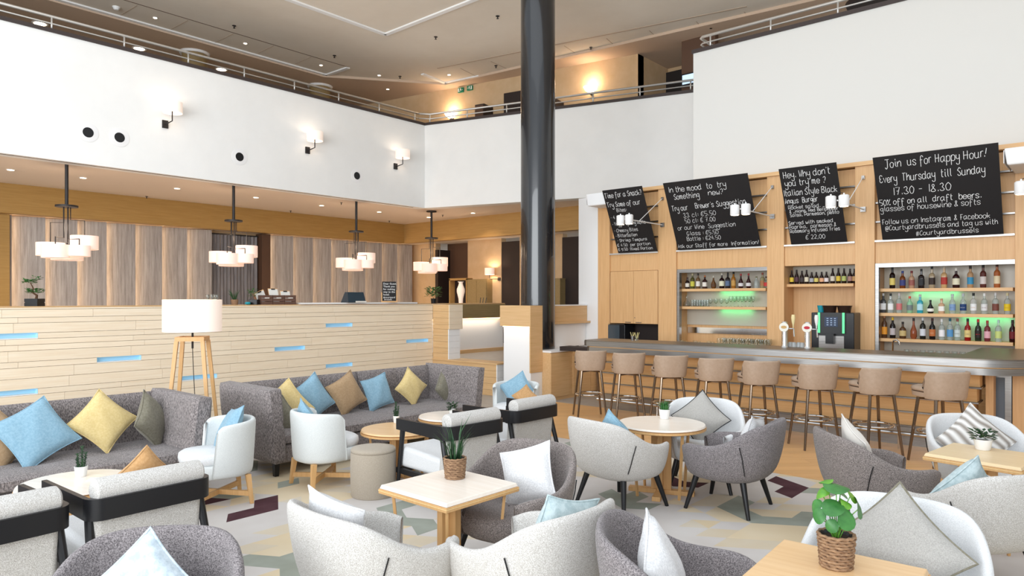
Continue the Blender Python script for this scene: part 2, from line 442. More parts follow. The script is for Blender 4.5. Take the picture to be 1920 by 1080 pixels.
# curtain
cur = thing('curtain', 'grey floor-length curtain hanging in the gap of the panelled wall', 'curtain', (0, 0, 0))
rows = []
for z in [0.5 + 0.4 * i for i in range(8)]:
    rows.append([(XP - 0.18 + 0.045 * math.sin(k * 1.9) + 0.02 * math.sin(k * 0.7 + z), ya + 0.06 + (yb - ya - 0.35) * k / 44, min(z, 3.3)) for k in range(45)])
obj('drape', MB().grid(rows), M['curtain'], cur, smooth=True)
obj('curtain_rail', MB().box(XP - 0.2, XP - 0.15, ya, yb, 3.3, 3.33), M['iron'], cur)

# ---- far back wall of the lobby
YF = 14.6
wb = MB()
x0 = onY(773, YF)[0]; x1 = onY(817, YF)[0]; x2 = onY(877, YF)[0]; x3 = onY(940, YF)[0]; x4 = onY(1028, YF)[0]; x5 = onY(1055, YF)[0]
struct('wall_lobby_back', MB().box(x0 - 1, x1, YF, YF + 0.2, 0.45, 3.4).box(x2, x3, YF, YF + 0.2, 0.45, 3.4).box(x4 - 1.0, x5, YF, YF + 0.2, 0.45, 3.4), M['beige'])
struct('door_1', MB().box(x1, x2, YF + 0.5, YF + 0.6, 0.45, 3.4), M['brown'])
struct('trim_9', MB().box(x1, x1 + 0.12, YF - 0.02, YF + 0.5, 0.45, 3.2), M['dark'])
dk = struct('door_2', MB().box(x3, x4 - 1.0, YF + 0.02, YF + 0.1, 0.45, 3.3), M['dark'])
struct('door_3', MB().box(x5, -5, YF - 0.02, YF + 0.1, 0.45, 3.3), M['dark'])
nic = thing('display_niche', 'oak framed wall niche holding the pale lit vase', 'niche', (0, 0, 0))
nx0, nx1 = onY(846, YF - 0.2)[0], onY(877, YF - 0.2)[0]
YN = YF - 0.25
obj('frame', MB().box(nx0 - 0.04, nx0, YN, YN + 0.25, 0.45, 2.28).box(nx1 - 0.03, nx1, YN, YN + 0.25, 0.45, 2.28).box(nx0 - 0.04, nx1, YN, YN + 0.25, 2.24, 2.3), M['fascia_x'], nic)
obj('back', MB().box(nx0, nx1, YN + 0.2, YN + 0.22, 0.45, 2.24), M['dark'], nic)
va = obj('vase', MB().lathe([(0.05, 1.5), (0.06, 1.55), (0.07, 1.7), (0.12, 1.9), (0.12, 1.98), (0.07, 2.1), (0.055, 2.17), (0.1, 2.2)], 16, ((nx0 + nx1) / 2 + 0.03, YN + 0.08)), M['shade'], None, smooth=True)
tag(va, 'tall pale vase shaped like an hourglass glowing inside the lobby niche', 'vase')
ca = thing('side_cabinet', 'plain oak cabinet right of the vase niche on the lobby wall', 'cabinet', (0, 0, 0))
cx1 = onY(912, YN)[0]
obj('body', MB().box(nx1 + 0.005, cx1, YN + 0.02, YF, 0.45, 2.26), M['olive'], ca)
obj('door', MB().box(nx1 + 0.03, (nx1 + cx1) / 2 - 0.005, YN, YN + 0.02, 0.5, 2.22), M['olive'], ca)
obj('door', MB().box((nx1 + cx1) / 2 + 0.005, cx1 - 0.02, YN, YN + 0.02, 0.5, 2.22), M['olive'], ca)
ca2 = thing('side_cabinet', 'dark oak cabinet standing right of the black column by the lobby wall', 'cabinet', (0, 0, 0))
cxa, cxb = onY(1015, YN)[0], onY(1050, YN)[0]
obj('body', MB().box(cxa, cxb, YN, YF, 0.45, 2.2), M['olive'], ca2)
obj('top', MB().box(cxa - 0.01, cxb + 0.01, YN - 0.01, YF, 2.2, 2.23), M['olive'], ca2)

# ---- reception counter
rc = thing('reception_counter', 'long oak and white reception counter behind the ash screen', 'counter', (-11.2, 7, 0.45))
obj('upper_band', MB().box(-0.5, 0, -6.5, 5.6, 0.8, 1.12), M['olive'], rc)
obj('front_panel', MB().box(-0.45, -0.08, -6.5, 5.6, 0.08, 0.8), M['white'], rc)
obj('plinth', MB().box(-0.45, -0.05, -6.5, 5.6, 0, 0.08), M['oak_by'], rc)
obj('light_strip', MB().box(-0.05, -0.02, -6.4, 5.5, 0.785, 0.798), M['led'], rc)
obj('worktop', MB().box(-0.56, -0.02, -6.5, 5.6, 1.12, 1.145), M['oak_by'], rc)
obj('stone_top', MB().box(-0.5, 0.05, 0.0, 2.75, 1.145, 1.175), M['white'], rc)
area('counter_light', (-11.17, 7 - 0.4, 1.225), (0, 0, 0), 0.04, 11.5, 20, (1, .85, .68))

# ================================================================== ASH SCREEN (planks, blue slots)
sc = bpy.data.objects.new('wall_ash_screen', None); COL.objects.link(sc); sc['kind'] = 'structure'
obj('core', MB().box(XS - 0.33, XS - 0.10, 0.3, 8.95, 0, 1.57), M['white'], sc)
obj('cap', MB().box(XS - 0.35, XS + 0.0, 0.3, 9.3, 1.575, 1.59), M['screen'], sc)
zr = [0, .10, .16, .28, .34, .45, .55, .62, .75, .88, .95, 1.08, 1.15, 1.22, 1.29, 1.41, 1.476, 1.573]
slots = {6: [(-40, 71), (338, 407), (611, 661)], 9: [(182, 265), (515, 572), (762, 803)], 13: [(-20, 71), (611, 661)]}
for i in range(len(zr) - 1):
    z0, z1 = zr[i] + 0.002, zr[i + 1] - 0.002
    cuts = sorted((onX(a, XS)[0], onX(b2, XS)[0]) for a, b2 in slots.get(i, []))
    spans = []; y = 0.3
    for a, b2 in cuts: spans.append((y, max(a, y + 0.1))); y = b2
    spans.append((y, 8.95))
    for a, b2 in cuts:
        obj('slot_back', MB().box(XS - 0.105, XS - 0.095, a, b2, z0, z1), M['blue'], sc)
        obj('slot_liner', MB().box(XS - 0.095, XS - 0.002, a, b2, z0 - 0.001, z0 + 0.008), M['white'], sc)
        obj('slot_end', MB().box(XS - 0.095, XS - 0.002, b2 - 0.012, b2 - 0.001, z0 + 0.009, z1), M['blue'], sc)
    for a, b2 in spans:
        y = a; first = True
        while y < b2 - 0.01:
            L = random.uniform(0.9, 1.45) if not first else random.uniform(0.4, 1.3)
            e = y + L if b2 - (y + L) > 0.3 else b2
            obj('plank', MB().box(XS - 0.10, XS + random.uniform(-0.002, 0.002), y + 0.0012, e - 0.0012, z0, z1), M['screen'], sc)
            y = e; first = False
# return block and knee wall
def xblock(name, x0, x1, y0, y1, zlist, mfront, mside):
    r = bpy.data.objects.new(name, None); COL.objects.link(r); r['kind'] = 'structure'
    for a, b2 in zip(zlist[:-1], zlist[1:]):
        obj('board', MB().box(x0, x1 - 0.02, y0, y1 - 0.02, a + 0.0015, b2 - 0.0015), mfront, r)
        obj('edge_board', MB().box(x1 - 0.0199, x1, y0 + 0.001, y1, a + 0.001, b2 - 0.001), mside, r)
    return r


xblock('wall_screen_return', XS, -9.35, 8.955, 9.30, [1.13, 1.22, 1.34, 1.46, 1.588], M['oak_b'], M['screen'])  # shade put into the colour: front boards darker than the lit ash side
xblock('wall_screen_return_lower', XS, -9.37, 8.957, 9.25, [0.57, 0.68, 0.78, 0.90, 1.01, 1.13], M['oak_b'], M['white'])
xblock('wall_knee', XS, -8.15, 8.95, 9.30, [0, 0.1, 0.21, 0.32, 0.44, 0.55], M['oak_b'], M['white'])
struct('trim_10', MB().box(XS, -8.13, 8.93, 9.32, 0.55, 0.572), M['oak_b'])
# second block carrying the corner of the portal
pb = bpy.data.objects.new('wall_portal_block', None); COL.objects.link(pb); pb['kind'] = 'structure'
obj('wood_band', MB().box(-7.93, -7.28, 8.78, 9.1, 1.24, 1.585), M['oak_b'], pb)
obj('wood_face', MB().box(-7.28, -7.26, 8.78, 9.1, 0.48, 1.585), M['oak_by'], pb)
obj('white_body', MB().box(-7.88, -7.28, 8.82, 9.1, 0, 1.24), M['white'], pb)
obj('white_face', MB().box(-7.28, -7.27, 8.80, 9.1, 0, 0.48), M['white'], pb)
obj('light_strip', MB().box(-7.88, -7.29, 8.795, 8.815, 1.225, 1.238), M['led'], pb)
area('portal_light', (-7.6, 8.80, 1.22), (0, 0, 0), 0.6, 0.03, 2.5, (1, .85, .7)); bpy.data.lights['portal_light'].energy = .7
# low cabinet wall between portal and bar
lw = thing('side_counter', 'stepped oak and white side counter between the black column and the bar', 'counter', (-7.1, 9.1, 0))
obj('base', MB().box(-0.42, 0, 0.002, 1.7, 0, 0.80), M['oak_by'], lw)
for y in (0.0, 0.62, 1.16):
    obj('door', MB().box(0, 0.015, y + 0.006, y + 0.53, 0.06, 0.79), M['oak_by'], lw)
obj('ledge', MB().box(-0.48, 0.02, 0.002, 1.0, 0.802, 0.83), M['white'], lw)
obj('white_panel', MB().box(-0.55, -0.47, 0.25, 1.69, 0.83, 1.26), M['white'], lw)
obj('wood_band', MB().box(-0.62, -0.44, 0.2, 1.69, 1.27, 1.57), M['oak_by'], lw)
obj('shelf_lip', MB().box(-0.44, -0.36, 0.2, 1.69, 1.25, 1.285), M['oak_by'], lw)
obj('top', MB().box(-0.62, -0.43, 0.2, 1.69, 1.571, 1.59), M['white'], lw)

struct('wall_side_blocker', MB().box(2.2, 2.4, 4.5, 11.3, 0, 7.4), M['wall'])  # unseen wall added to cut sky light on the right balcony wall
# column
co = thing('column', 'tall glossy black round column rising to the ceiling beside the portal', 'column', (-7.66, 9.47, 0.45))
obj('shaft', MB().lathe([(0.30, 0), (0.30, 6.95)], 64), M['column'], co, smooth='auto')
obj('collar', MB().lathe([(0.32, 6.86), (0.36, 6.945)], 48), M['white'], co, smooth='auto')

# carpet on an isometric lattice
cw, chh = 0.1869, 0.2158
X0, Y0 = -2.46, 6.64
colr = {}


def mark(k, j, n, slope, c):
    """column k, left bottom vertex index j (units of chh from Y0, downward negative), n units high"""
    for q in range(n):
        colr[(k, 'A', j + q)] = c
        colr[(k, 'B', j + q + (-1 if slope < 0 else 0))] = c


def snake(k, j, segs, c):
    """segs: (slope, bottom shift, height); bottom follows the lattice"""
    for sl, sh, n in segs:
        j += sh
        mark(k, j, n, sl, c)
        # left vertex of next column: half step; index rule: even columns offset 0, odd offset .5
        if sl > 0: j = j + (1 if k % 2 else 0)
        else: j = j - (0 if k % 2 else 1)
        k += 1


# background patches
for k in range(-38, 26):
    for j in range(-36, 3):
        v = math.sin(k * 0.55 + 0.9 * math.sin(j * 0.5)) + math.sin(j * 0.75 + k * 0.35)
        c = 0 if v > 0.55 else (2 if v < 0.1 else 1)
        for tt in 'AB': colr[(k, tt, j)] = c
rs = random.Random(3)
for k0 in range(-37, 24, 8):
    for j0 in range(-33, 0, 6):
        kk = k0 + rs.randint(0, 3); jj = j0 + rs.randint(0, 2)
        segs = []; sl = rs.choice((1, -1))
        for q in range(rs.randint(4, 7)):
            if q and q % rs.choice((2, 3)) == 0: sl = -sl
            segs.append((sl, 0, rs.choice((1, 1, 1, 2))))
        snake(kk, jj, segs, 3)
for k0 in range(-36, 24, 9):
    for j0 in range(-30, -3, 8):
        kk = k0 + rs.randint(0, 4); jj = j0 + rs.randint(0, 4); sl = rs.choice((1, -1))
        snake(kk, jj, [(sl, 0, 1), (sl, -1, 2)] if rs.random() < 0.5 else [(sl, 0, 2), (sl, 0, 1)], 4)
# seen in the photograph near the bar and by the barrel chairs
for k in range(-6, 9):
    for j in range(-14, 1):
        for tt in 'AB':
            if colr.get((k, tt, j), 0) > 2: colr[(k, tt, j)] = 2 if (k + j) % 3 else 0
snake(0, -1, [(-1, 0, 1), (-1, -1, 2)], 4)
snake(0, -6, [(-1, 0, 2), (-1, 0, 1), (1, 0, 1), (1, 0, 2), (1, 0, 1), (-1, 0, 1)], 3)
snake(2, -1, [(1, -1, 1), (-1, 0, 1), (-1, 0, 1)], 3)
snake(-5, -8, [(-1, 0, 1), (-1, 0, 2), (1, 0, 1)], 3)
snake(-4, -4, [(-1, 0, 1), (1, 0, 1)], 4)
for k in range(-17, -11):
    for j in range(-20, -13):
        for tt in 'AB':
            if colr.get((k, tt, j), 0) > 2: colr[(k, tt, j)] = 0
snake(-16, -17, [(-1, 0, 1), (-1, -1, 2)], 4)
YMAX, YMIN, XMIN, XMAX = 6.75, -1.0, -8.8, 1.9


def clip_poly(poly, axis, lim, keep_less):
    out = []
    for i in range(len(poly)):
        a, b2 = poly[i], poly[(i + 1) % len(poly)]
        ia = (a[axis] <= lim) == keep_less; ib = (b2[axis] <= lim) == keep_less
        if ia: out.append(a)
        if ia != ib:
            t = (lim - a[axis]) / (b2[axis] - a[axis]); out.append((a[0] + t * (b2[0] - a[0]), a[1] + t * (b2[1] - a[1])))
    return out


def clip_rect(p, x0, x1, y0, y1):
    for ax, lim, kl in ((0, x1, True), (0, x0, False), (1, y1, True), (1, y0, False)):
        if len(p) < 3: return []
        p = clip_poly(p, ax, lim, kl)
    return p


mb = MB(); lay = MB()
for (k, tt, j), c in colr.items():
    xl = X0 + cw * k; xr = xl + cw
    ol = 0 if k % 2 == 0 else 0.5; orr = 0.5 - ol if k % 2 == 0 else 0
    # left vertices at Y0+(j+ol)*chh ; right vertices at Y0+(m+orr)*chh
    if tt == 'A':
        yl = Y0 + (j + ol) * chh; p = [(xl, yl), (xr, yl + chh / 2), (xl, yl + chh)]
    else:
        # B(j): right-edge triangle whose apex is the left vertex shared with A(j) top
        yl = Y0 + (j + 1 + ol) * chh; p = [(xl, yl), (xr, yl - chh / 2), (xr, yl + chh / 2)]
    p = clip_rect(p, XMIN, XMAX, YMIN, YMAX)
    if len(p) >= 3: mb.add([(x, y, 0.012) for x, y in p], [tuple(range(len(p)))], c)
mb.add([(XMIN, YMIN, 0.0005), (XMAX, YMIN, 0.0005), (XMAX, YMAX, 0.0005), (XMIN, YMAX, 0.0005), (XMIN, YMIN, 0.012), (XMAX, YMIN, 0.012), (XMAX, YMAX, 0.012), (XMIN, YMAX, 0.012)],
       [(0, 1, 5, 4), (1, 2, 6, 5), (2, 3, 7, 6), (3, 0, 4, 7)], 2)
tag(obj('carpet', mb, [M['cream_c'], M['beige_c'], M['grey_c'], M['sage_c'], M['plum_c']]), 'large pale carpet with geometric sage and plum shapes under the lounge seating', 'carpet')

# parquet strip in front of the bar
pq = bpy.data.objects.new('floor_parquet', None); COL.objects.link(pq); pq['kind'] = 'structure'
ca_, sa_ = math.cos(R(45)), math.sin(R(45))
bw, bl = 0.14, 1.3
for i in range(-60, 60):
    for j in range(-12, 12):
        u0 = j * bl + (0.43 * i) % bl; v0 = i * bw
        q = [(u0 + 0.0008, v0 + 0.0008), (u0 + bl - 0.0008, v0 + 0.0008), (u0 + bl - 0.0008, v0 + bw - 0.0008), (u0 + 0.0008, v0 + bw - 0.0008)]
        q = [(-3 + u * ca_ - v * sa_, 8 + u * sa_ + v * ca_) for u, v in q]
        q = clip_rect(q, -7.05, 1.2, 6.755, 9.05)
        if len(q) >= 3:
            cx = sum(p[0] for p in q) / len(q); cy = sum(p[1] for p in q) / len(q)
            loc = Matrix.Rotation(-R(45), 3, 'Z')
            pts = [tuple((loc @ Vector((p[0] - cx, p[1] - cy, 0)))[:2]) for p in q]
            obj('board', MB().prism(pts, 0.0, 0.012), M['parquet'], pq, loc=(cx, cy, 0), rot=(0, 0, R(45)))

# ================================================================== BALCONY RAILINGS
def railing(name, label, pts, posts, endposts=()):
    t = thing(name, label, 'railing', (0, 0, 0))
    for h, r in ((0.24, 0.024), (0.125, 0.014)):
        obj('top_rail' if h > 0.2 else 'mid_rail', MB().tube([(x, y, 6.06 + h) for x, y in pts], r, 10), M['steel'], t, smooth=True)
    for x, y in posts:
        obj('post', MB().tube([(x, y, 6.06), (x, y, 6.29)], 0.015, 8), M['steel'], t, smooth=True)
    return t


xr = XA - 0.12
railing('railing', 'long steel handrail on the left balcony parapet', [(xr, -3), (xr, 11.5)],
        [(xr, onX(p, xr)[0]) for p in (-60, 97, 233, 353, 458, 552, 635, 711, 778)])
cpt = lambda px: (lambda t: (CA[0] + cdir.x * t + cn.x * 0.12, CA[1] + cdir.y * t + cn.y * 0.12))


def c_at(px):
    d = ray(px); a = Vector(CA) + cn * 0.12     # k*d = a + s*cdir
    det = d[0] * -cdir.y + d[1] * cdir.x
    k = (a.x * -cdir.y + a.y * cdir.x) / det
    return (k * d[0], k * d[1])


railing('railing', 'steel handrail on the rear balcony parapet behind the black column', [(xr, 11.52), c_at(806), c_at(1330)], [c_at(p) for p in (806, 876, 950, 1112, 1200, 1295)])
yr = YD + 0.12; xe = onY(1312, yr)[0]
railing('railing', 'steel handrail on the right balcony parapet above the bar', [(xe, yr + 1.2), (xe, yr + 0.05), (xe + 0.05, yr), (4, yr)], [(onY(p, yr)[0], yr) for p in (1332, 1445, 1571, 1700)])

# upper storey columns, lights, doors
for px, lab in ((365, 'brown round column upstairs, nearer of the two behind the left handrail'), (600, 'brown round column upstairs, farther of the two behind the left handrail')):
    y = onX(px, -16.0)[0]
    t = thing('round_column', lab, 'column', (-16.0, y, 5.1))
    obj('shaft', MB().lathe([(0.27, 0), (0.27, 2.24)], 28), M['olive'], t, smooth='auto')
    obj('collar', MB().lathe([(0.31, 2.19), (0.33, 2.24)], 28), M['white'], t, smooth='auto')
dl0 = None


def downlight(x, y, z, label, group, r=0.045, e=0, big=False):
    t = thing('downlight', label, 'ceiling light', (x, y, z), 0, group)
    obj('bezel', MB().lathe([(r * 1.35, -0.008), (r * 1.35, 0.0)], 20), M['white'], t, smooth='auto')
    obj('lens', MB().lathe([(r, -0.012), (r, -0.0085)], 20), M['glow'], t, smooth='auto')
    if e: spot('downlight_beam', (x, y, z - 0.03), e, WARM, 130)
    return t


for px, py in ((291, 33), (460, 81), (602, 122), (842, 140), (1036, 104), (1269, 58), (711, 141), (727, 167)):
    x, y = onZ(px, py, CZ - 0.06 if (py, px) in ((141, 711), (167, 727)) else CZ)
    downlight(x, y, CZ - (0.06 if px in (711, 727) else 0.0), 'small round spotlight recessed in the high ceiling', 'spotlights in the high ceiling', 0.035, 14)
for px, py in ((75, 44), (261, 91), (415, 130)):
    x, y = onZ(px, py, CZ - 0.06)
    downlight(x, y, CZ - 0.06, 'wide round ceiling light above the upstairs corridor', 'wide lights of the upstairs corridor', 0.11, 40)
for px, py in ((933, 30), (817, 69), (627, 104), (439, 48), (1108, 89), (750, 143), (930, 123)):
    x, y = onZ(px, py, CZ)
    t = thing('sprinkler', 'small dark sprinkler head on the high ceiling', 'sprinkler', (x, y, CZ), 0, 'sprinklers on the high ceiling')
    obj('stem', MB().lathe([(0.012, -0.05), (0.012, 0)], 8), M['iron'], t)
    obj('plate', MB().lathe([(0.04, -0.008), (0.04, 0)], 12).lathe([(0.025, -0.055), (0.025, -0.05)], 10), M['iron'], t)
x, y = onZ(218, 13, CZ)
for px, py, lab in ((218, 13, 'white round smoke detector on the high ceiling at upper left'), (1333, 48, 'white round smoke detector on the high ceiling above the bar')):
    x, y = onZ(px, py, CZ)
    t = thing('smoke_detector', lab, 'smoke detector', (x, y, CZ))
    obj('body', MB().lathe([(0.03, -0.06), (0.05, -0.045), (0.06, -0.02), (0.06, 0)], 16), M['white'], t, smooth='auto')
    obj('base', MB().lathe([(0.07, -0.02), (0.07, 0)], 16), M['white'], t, smooth='auto')

uy = lambda px, Yo=0.0: None


def on_upper(px, off=0.0):
    d = ray(px)      # y = 12.5+.19(x+16.2)-off
    k = (12.5 + 0.19 * 16.2 - off) / (d[1] - 0.19 * d[0]); return k * d[0], k * d[1], k


ua = math.atan(0.19)
for px, py, lab in ((845, 216, 'glowing bowl wall light upstairs left of the black column'), (1107, 167, 'glowing bowl wall light upstairs right of the black column')):
    x, y, d = on_upper(px, 0.12); z = zat(py, d)
    t = thing('uplighter', lab, 'wall light', (x, y, z), ua)
    obj('bowl', MB().lathe([(0.05, -0.08), (0.12, -0.03), (0.17, 0.05), (0.16, 0.05), (0.1, -0.01)], 20, (0, 0)), M['glow'], t, smooth=True)
    obj('bracket', MB().box(-0.03, 0.03, 0.0, 0.115, -0.12, -0.06), M['iron'], t)
    point('uplight_glow', (x + 0.02, y - 0.06, z + 0.15), 9, WARM, 0.08)
for i, (px, py, fl) in enumerate(((864, 169, 1), (881, 165, -1))):
    x, y, d = on_upper(px, 0.04); z = zat(py, d)
    t = thing('exit_sign', 'green escape sign upstairs, %s of the pair' % ('left' if i == 0 else 'right'), 'sign', (x, y, z), ua)
    obj('panel', MB().box(-0.085, 0.085, -0.02, 0.03, -0.06, 0.06), M['green'], t)
    g = MB()
    for (a, b2, c, d2) in ((-.075, -.045, -.045, .045), (-.01, .012, -.005, .03), (-.005, .008, .034, .048), (.01, .03, -.02, -.005), (-.03, -.008, -.035, -.02), (.0, .03, .012, .022), (.05, .07, -.006, .006)):
        g.box(min(a * fl, b2 * fl), max(a * fl, b2 * fl), -0.023, -0.0205, c, d2)
    obj('pictogram', g, M['white'], t)
for px0, px1, py0, py1, lab in ((895, 915, 198, 222, 'low dark wooden cabinet upstairs left of the black column'), (1038, 1048, 188, 200, 'small dark box upstairs right of the black column')):
    x, y, d = on_upper((px0 + px1) / 2, 0.3); w = (px1 - px0) * d / F / 2; z0 = 5.1; z1 = zat(py0, d)
    t = thing('wall_cabinet', lab, 'cabinet', (x, y, 0), ua)
    obj('body', MB().box(-w, w, -0.15, 0.28, z0, z1), M['dark'], t)
    obj('door', MB().box(-w + 0.02, w - 0.02, -0.165, -0.151, z0 + 0.05, z1 - 0.03), M['brown'], t)
x, y, d = on_upper(968, 0.06)
struct('door_4', MB().box(-0.35, 0.35, -0.03, 0.03, 5.1, zat(172, d)), M['dark'], loc=(x, y, 0), rot=(0, 0, ua))
xa, xb = onY(1213, 15.35)[0], onY(1300, 15.35)[0]
struct('door_5', MB().box(xa, xb + 0.4, 15.3, 15.4, 5.1, zat(140, onY(1240, 15.35)[1])), M['iron'])
xa, xb = onY(1278, 13.95)[0], onY(1300, 13.95)[0]
struct('trim_11', MB().box(xa, xb + 0.5, 13.95, 14.1, 5.1, 7.34), M['brown'])
t = thing('display_screen', 'small lit screen on the brown panel at the balcony corner', 'screen', (onY(1291, 13.9)[0], 13.85, zat(150, onY(1291, 13.9)[1])))
obj('housing', MB().box(-0.14, 0.5, -0.02, 0.08, -0.13, 0.13), M['plas_b'], t)
obj('panel', MB().box(-0.11, 0.47, -0.025, -0.021, -0.10, 0.10), M['screen_l'], t)
# upstairs furniture seen through the rails
for px, lab in ((545, 'dark round hanging lamp upstairs above the left handrail'), (715, 'dark flat lamp upstairs near the balcony corner')):
    y = onX(px, -17.5)[0]; d = onX(px, -17.5)[1]
    t = thing('ceiling_lamp', lab, 'lamp', (-17.5, y, zat(168 if px < 600 else 200, d)))
    obj('disc', MB().lathe([(0.45, -0.03), (0.5, 0.03), (0.3, 0.06)], 28), M['dark'], t, smooth='auto')
    obj('rod', MB().tube([(0, 0, 0.05), (0, 0, 7.34 - t.location.z)], 0.01, 6), M['iron'], t)
x, y = onZ(1630, 7, 6.9)
t = thing('ceiling_lamp', 'dark round hanging lamp above the right balcony', 'lamp', (x, y, 6.6))
x, y = onY(1635, 12.6)[0], 12.6
t.location = (x, y, zat(5, onY(1635, 12.6)[1]))
obj('disc', MB().lathe([(0.38, -0.03), (0.4, 0.03), (0.25, 0.08)], 28), M['dark'], t, smooth='auto')
obj('rod', MB().tube([(0, 0, 0.05), (0, 0, 7.4 - t.location.z)], 0.01, 6), M['iron'], t)
# white wall: round vents and sconces
for i, (px, lab) in enumerate(((165, 'first round vent from the left in the white balcony wall'), (224, 'second round vent from the left in the white balcony wall'), (449, 'third round vent from the left in the white balcony wall'), (669, 'round vent in the white balcony wall nearest the corner'))):
    y = onX(px, XA)[0]
    t = thing('round_vent', lab, 'vent', (XA, y, 4.48), 0)
    q = Matrix.Rotation(R(90), 4, 'Y')
    r1 = MB().lathe([(0.085, 0.001), (0.16, 0.001), (0.16, 0.006), (0.085, 0.012)], 28, cap=False); r1.v = [tuple(q @ Vector(p)) for p in r1.v]
    obj('ring', r1, M['white'], t, smooth='auto')
    r2 = MB().lathe([(0.085, 0.002), (0.085, 0.0045)], 24); r2.v = [tuple(q @ Vector(p)) for p in r2.v]
    obj('opening', r2, M['plas_b'], t)


def sconce(px_plate, px_sh, lab, X=XA, z=4.85):
    y = onX(px_plate, X)[0]
    t = thing('wall_sconce', lab, 'wall lamp', (X, y, z))
    obj('wall_plate', MB().box(0, 0.03, -0.05, 0.05, -0.07, 0.07), M['iron'], t)
    obj('arm', MB().tube([(0.03, 0, 0), (0.10, 0.0, 0.0), (0.24, 0.03, 0.03), (0.24, 0.03, 0.2)], 0.011, 8), M['iron'], t)
    s_ = MB().lathe([(0.165, 0.17), (0.17, 0.17), (0.17, 0.36), (0.165, 0.36)], 32, (0.24, 0.03), cap=False)
    obj('shade', s_, M['shade'], t, smooth='auto')
    point('sconce_glow', (X + 0.24, y + 0.03, z + 0.33), 1.6, (1, .82, .62), 0.05)


sconce(309, 325, 'white drum wall lamp nearest the left edge on the balcony wall')
sconce(576, 593, 'middle white drum wall lamp of the three on the balcony wall')
sconce(741, 757, 'white drum wall lamp nearest the corner on the balcony wall')
x, d = onY(918, YF - 0.2); z = zat(515, d)
t = thing('wall_sconce', 'pink-lit drum wall lamp on the lobby back wall left of the column', 'wall lamp', (x, YF, z))
obj('shade', MB().lathe([(0.135, 0.0), (0.14, 0), (0.14, 0.19), (0.135, 0.19)], 28, (0, -0.2), cap=False), M['shade_p'], t, smooth='auto')
obj('arm', MB().tube([(0, -0.2, 0.05), (0, -0.2, -0.12), (0.18, -0.03, -0.12)], 0.012, 8), M['iron'], t)
obj('wall_plate', MB().box(0.15, 0.24, -0.03, 0, -0.17, -0.08), M['iron'], t)
point('sconce_glow', (x, YF - 0.2, z + 0.12), 9, WARM, 0.05)

# lower ceiling lights
for px, py in ((156, 333), (332, 353), (480, 370), (603, 385), (711, 397), (804, 407), (887, 399), (20, 318)):
    x, y = onZ(px, py, 3.96)
    downlight(x, y, 3.96, 'small round downlight in the lower lobby ceiling', 'downlights of the lower lobby ceiling', 0.05, 100)
for px, py in ((275, 368), (640, 380), (545, 395), (730, 414), (830, 403)):
    x, y = onZ(px, py, 3.96)
    t = thing('sprinkler', 'small sprinkler head under the lower lobby ceiling', 'sprinkler', (x, y, 3.96), 0, 'sprinklers of the lower ceiling')
    obj('stem', MB().lathe([(0.01, -0.05), (0.01, 0)], 8), M['iron'], t)
    obj('plate', MB().lathe([(0.03, -0.006), (0.03, 0)], 12), M['iron'], t)

# pendants
def pendant(y, lab, X=-13.35, plate=False):
    t = thing('pendant_lamp', lab, 'pendant lamp', (X, y, 0), HEAD, 'pendants over the reception'); t.rotation_euler.z = HEAD + R(18)
    obj('rod', MB().tube([(0, 0, 3.96), (0, 0, 3.26)], 0.028, 12), M['iron'], t, smooth='auto')
    if plate: obj('ceiling_plate', MB().lathe([(0.13, 3.93), (0.13, 3.96)], 24), M['iron'], t, smooth='auto')
    obj('hub_plate', MB().lathe([(0.17, 3.24), (0.17, 3.27)], 24), M['iron'], t, smooth='auto')
    # each: hang x,y ; shade centre; top z; radius; height; arm heights
    spec = [(-0.05, 0.02, -0.25, 0.05, 2.64, 0.21, 0.22, 2.98), (-0.03, -0.04, -0.10, -0.24, 2.59, 0.20, 0.22, 2.72),
            (0.05, 0.03, 0.24, 0.10, 2.77, 0.21, 0.23, 3.03), (0.03, -0.03, 0.22, -0.14, 2.59, 0.165, 0.18, 2.70), (0.0, 0.06, -0.06, 0.26, 2.56, 0.24, 0.20, 2.66)]
    for hx, hy, sx, sy, zt, r, h, za in spec:
        a = obj('arm', MB().tube([(hx, hy, 3.26), (hx, hy, za), (sx, sy, za), (sx, sy, zt - 0.02)], 0.009, 6), M['iron'], t)
        s_ = obj('shade', MB().lathe([(r - .006, zt - h), (r, zt - h), (r, zt), (r - .006, zt)], 32, (sx, sy), cap=False), M['shade_p'], t, smooth='auto')
        obj('diffuser', MB().lathe([(r * 0.95, zt - h + 0.004), (r * 0.95, zt - h + 0.012)], 28, (sx, sy)), M['shade_p'], s_, smooth='auto')
    point('pendant_glow', (X, y, 2.9), 12, WARM, 0.15)


for px, lab in ((125, 'leftmost of the four clustered drum shade pendants over the reception'), (438, 'second from left clustered drum shade pendant over the reception'),
                (668, 'third from left clustered drum shade pendant over the reception'), (809, 'clustered drum shade pendant nearest the black column')):
    pendant(onX(px, -13.35)[0], lab, plate=px == 809)

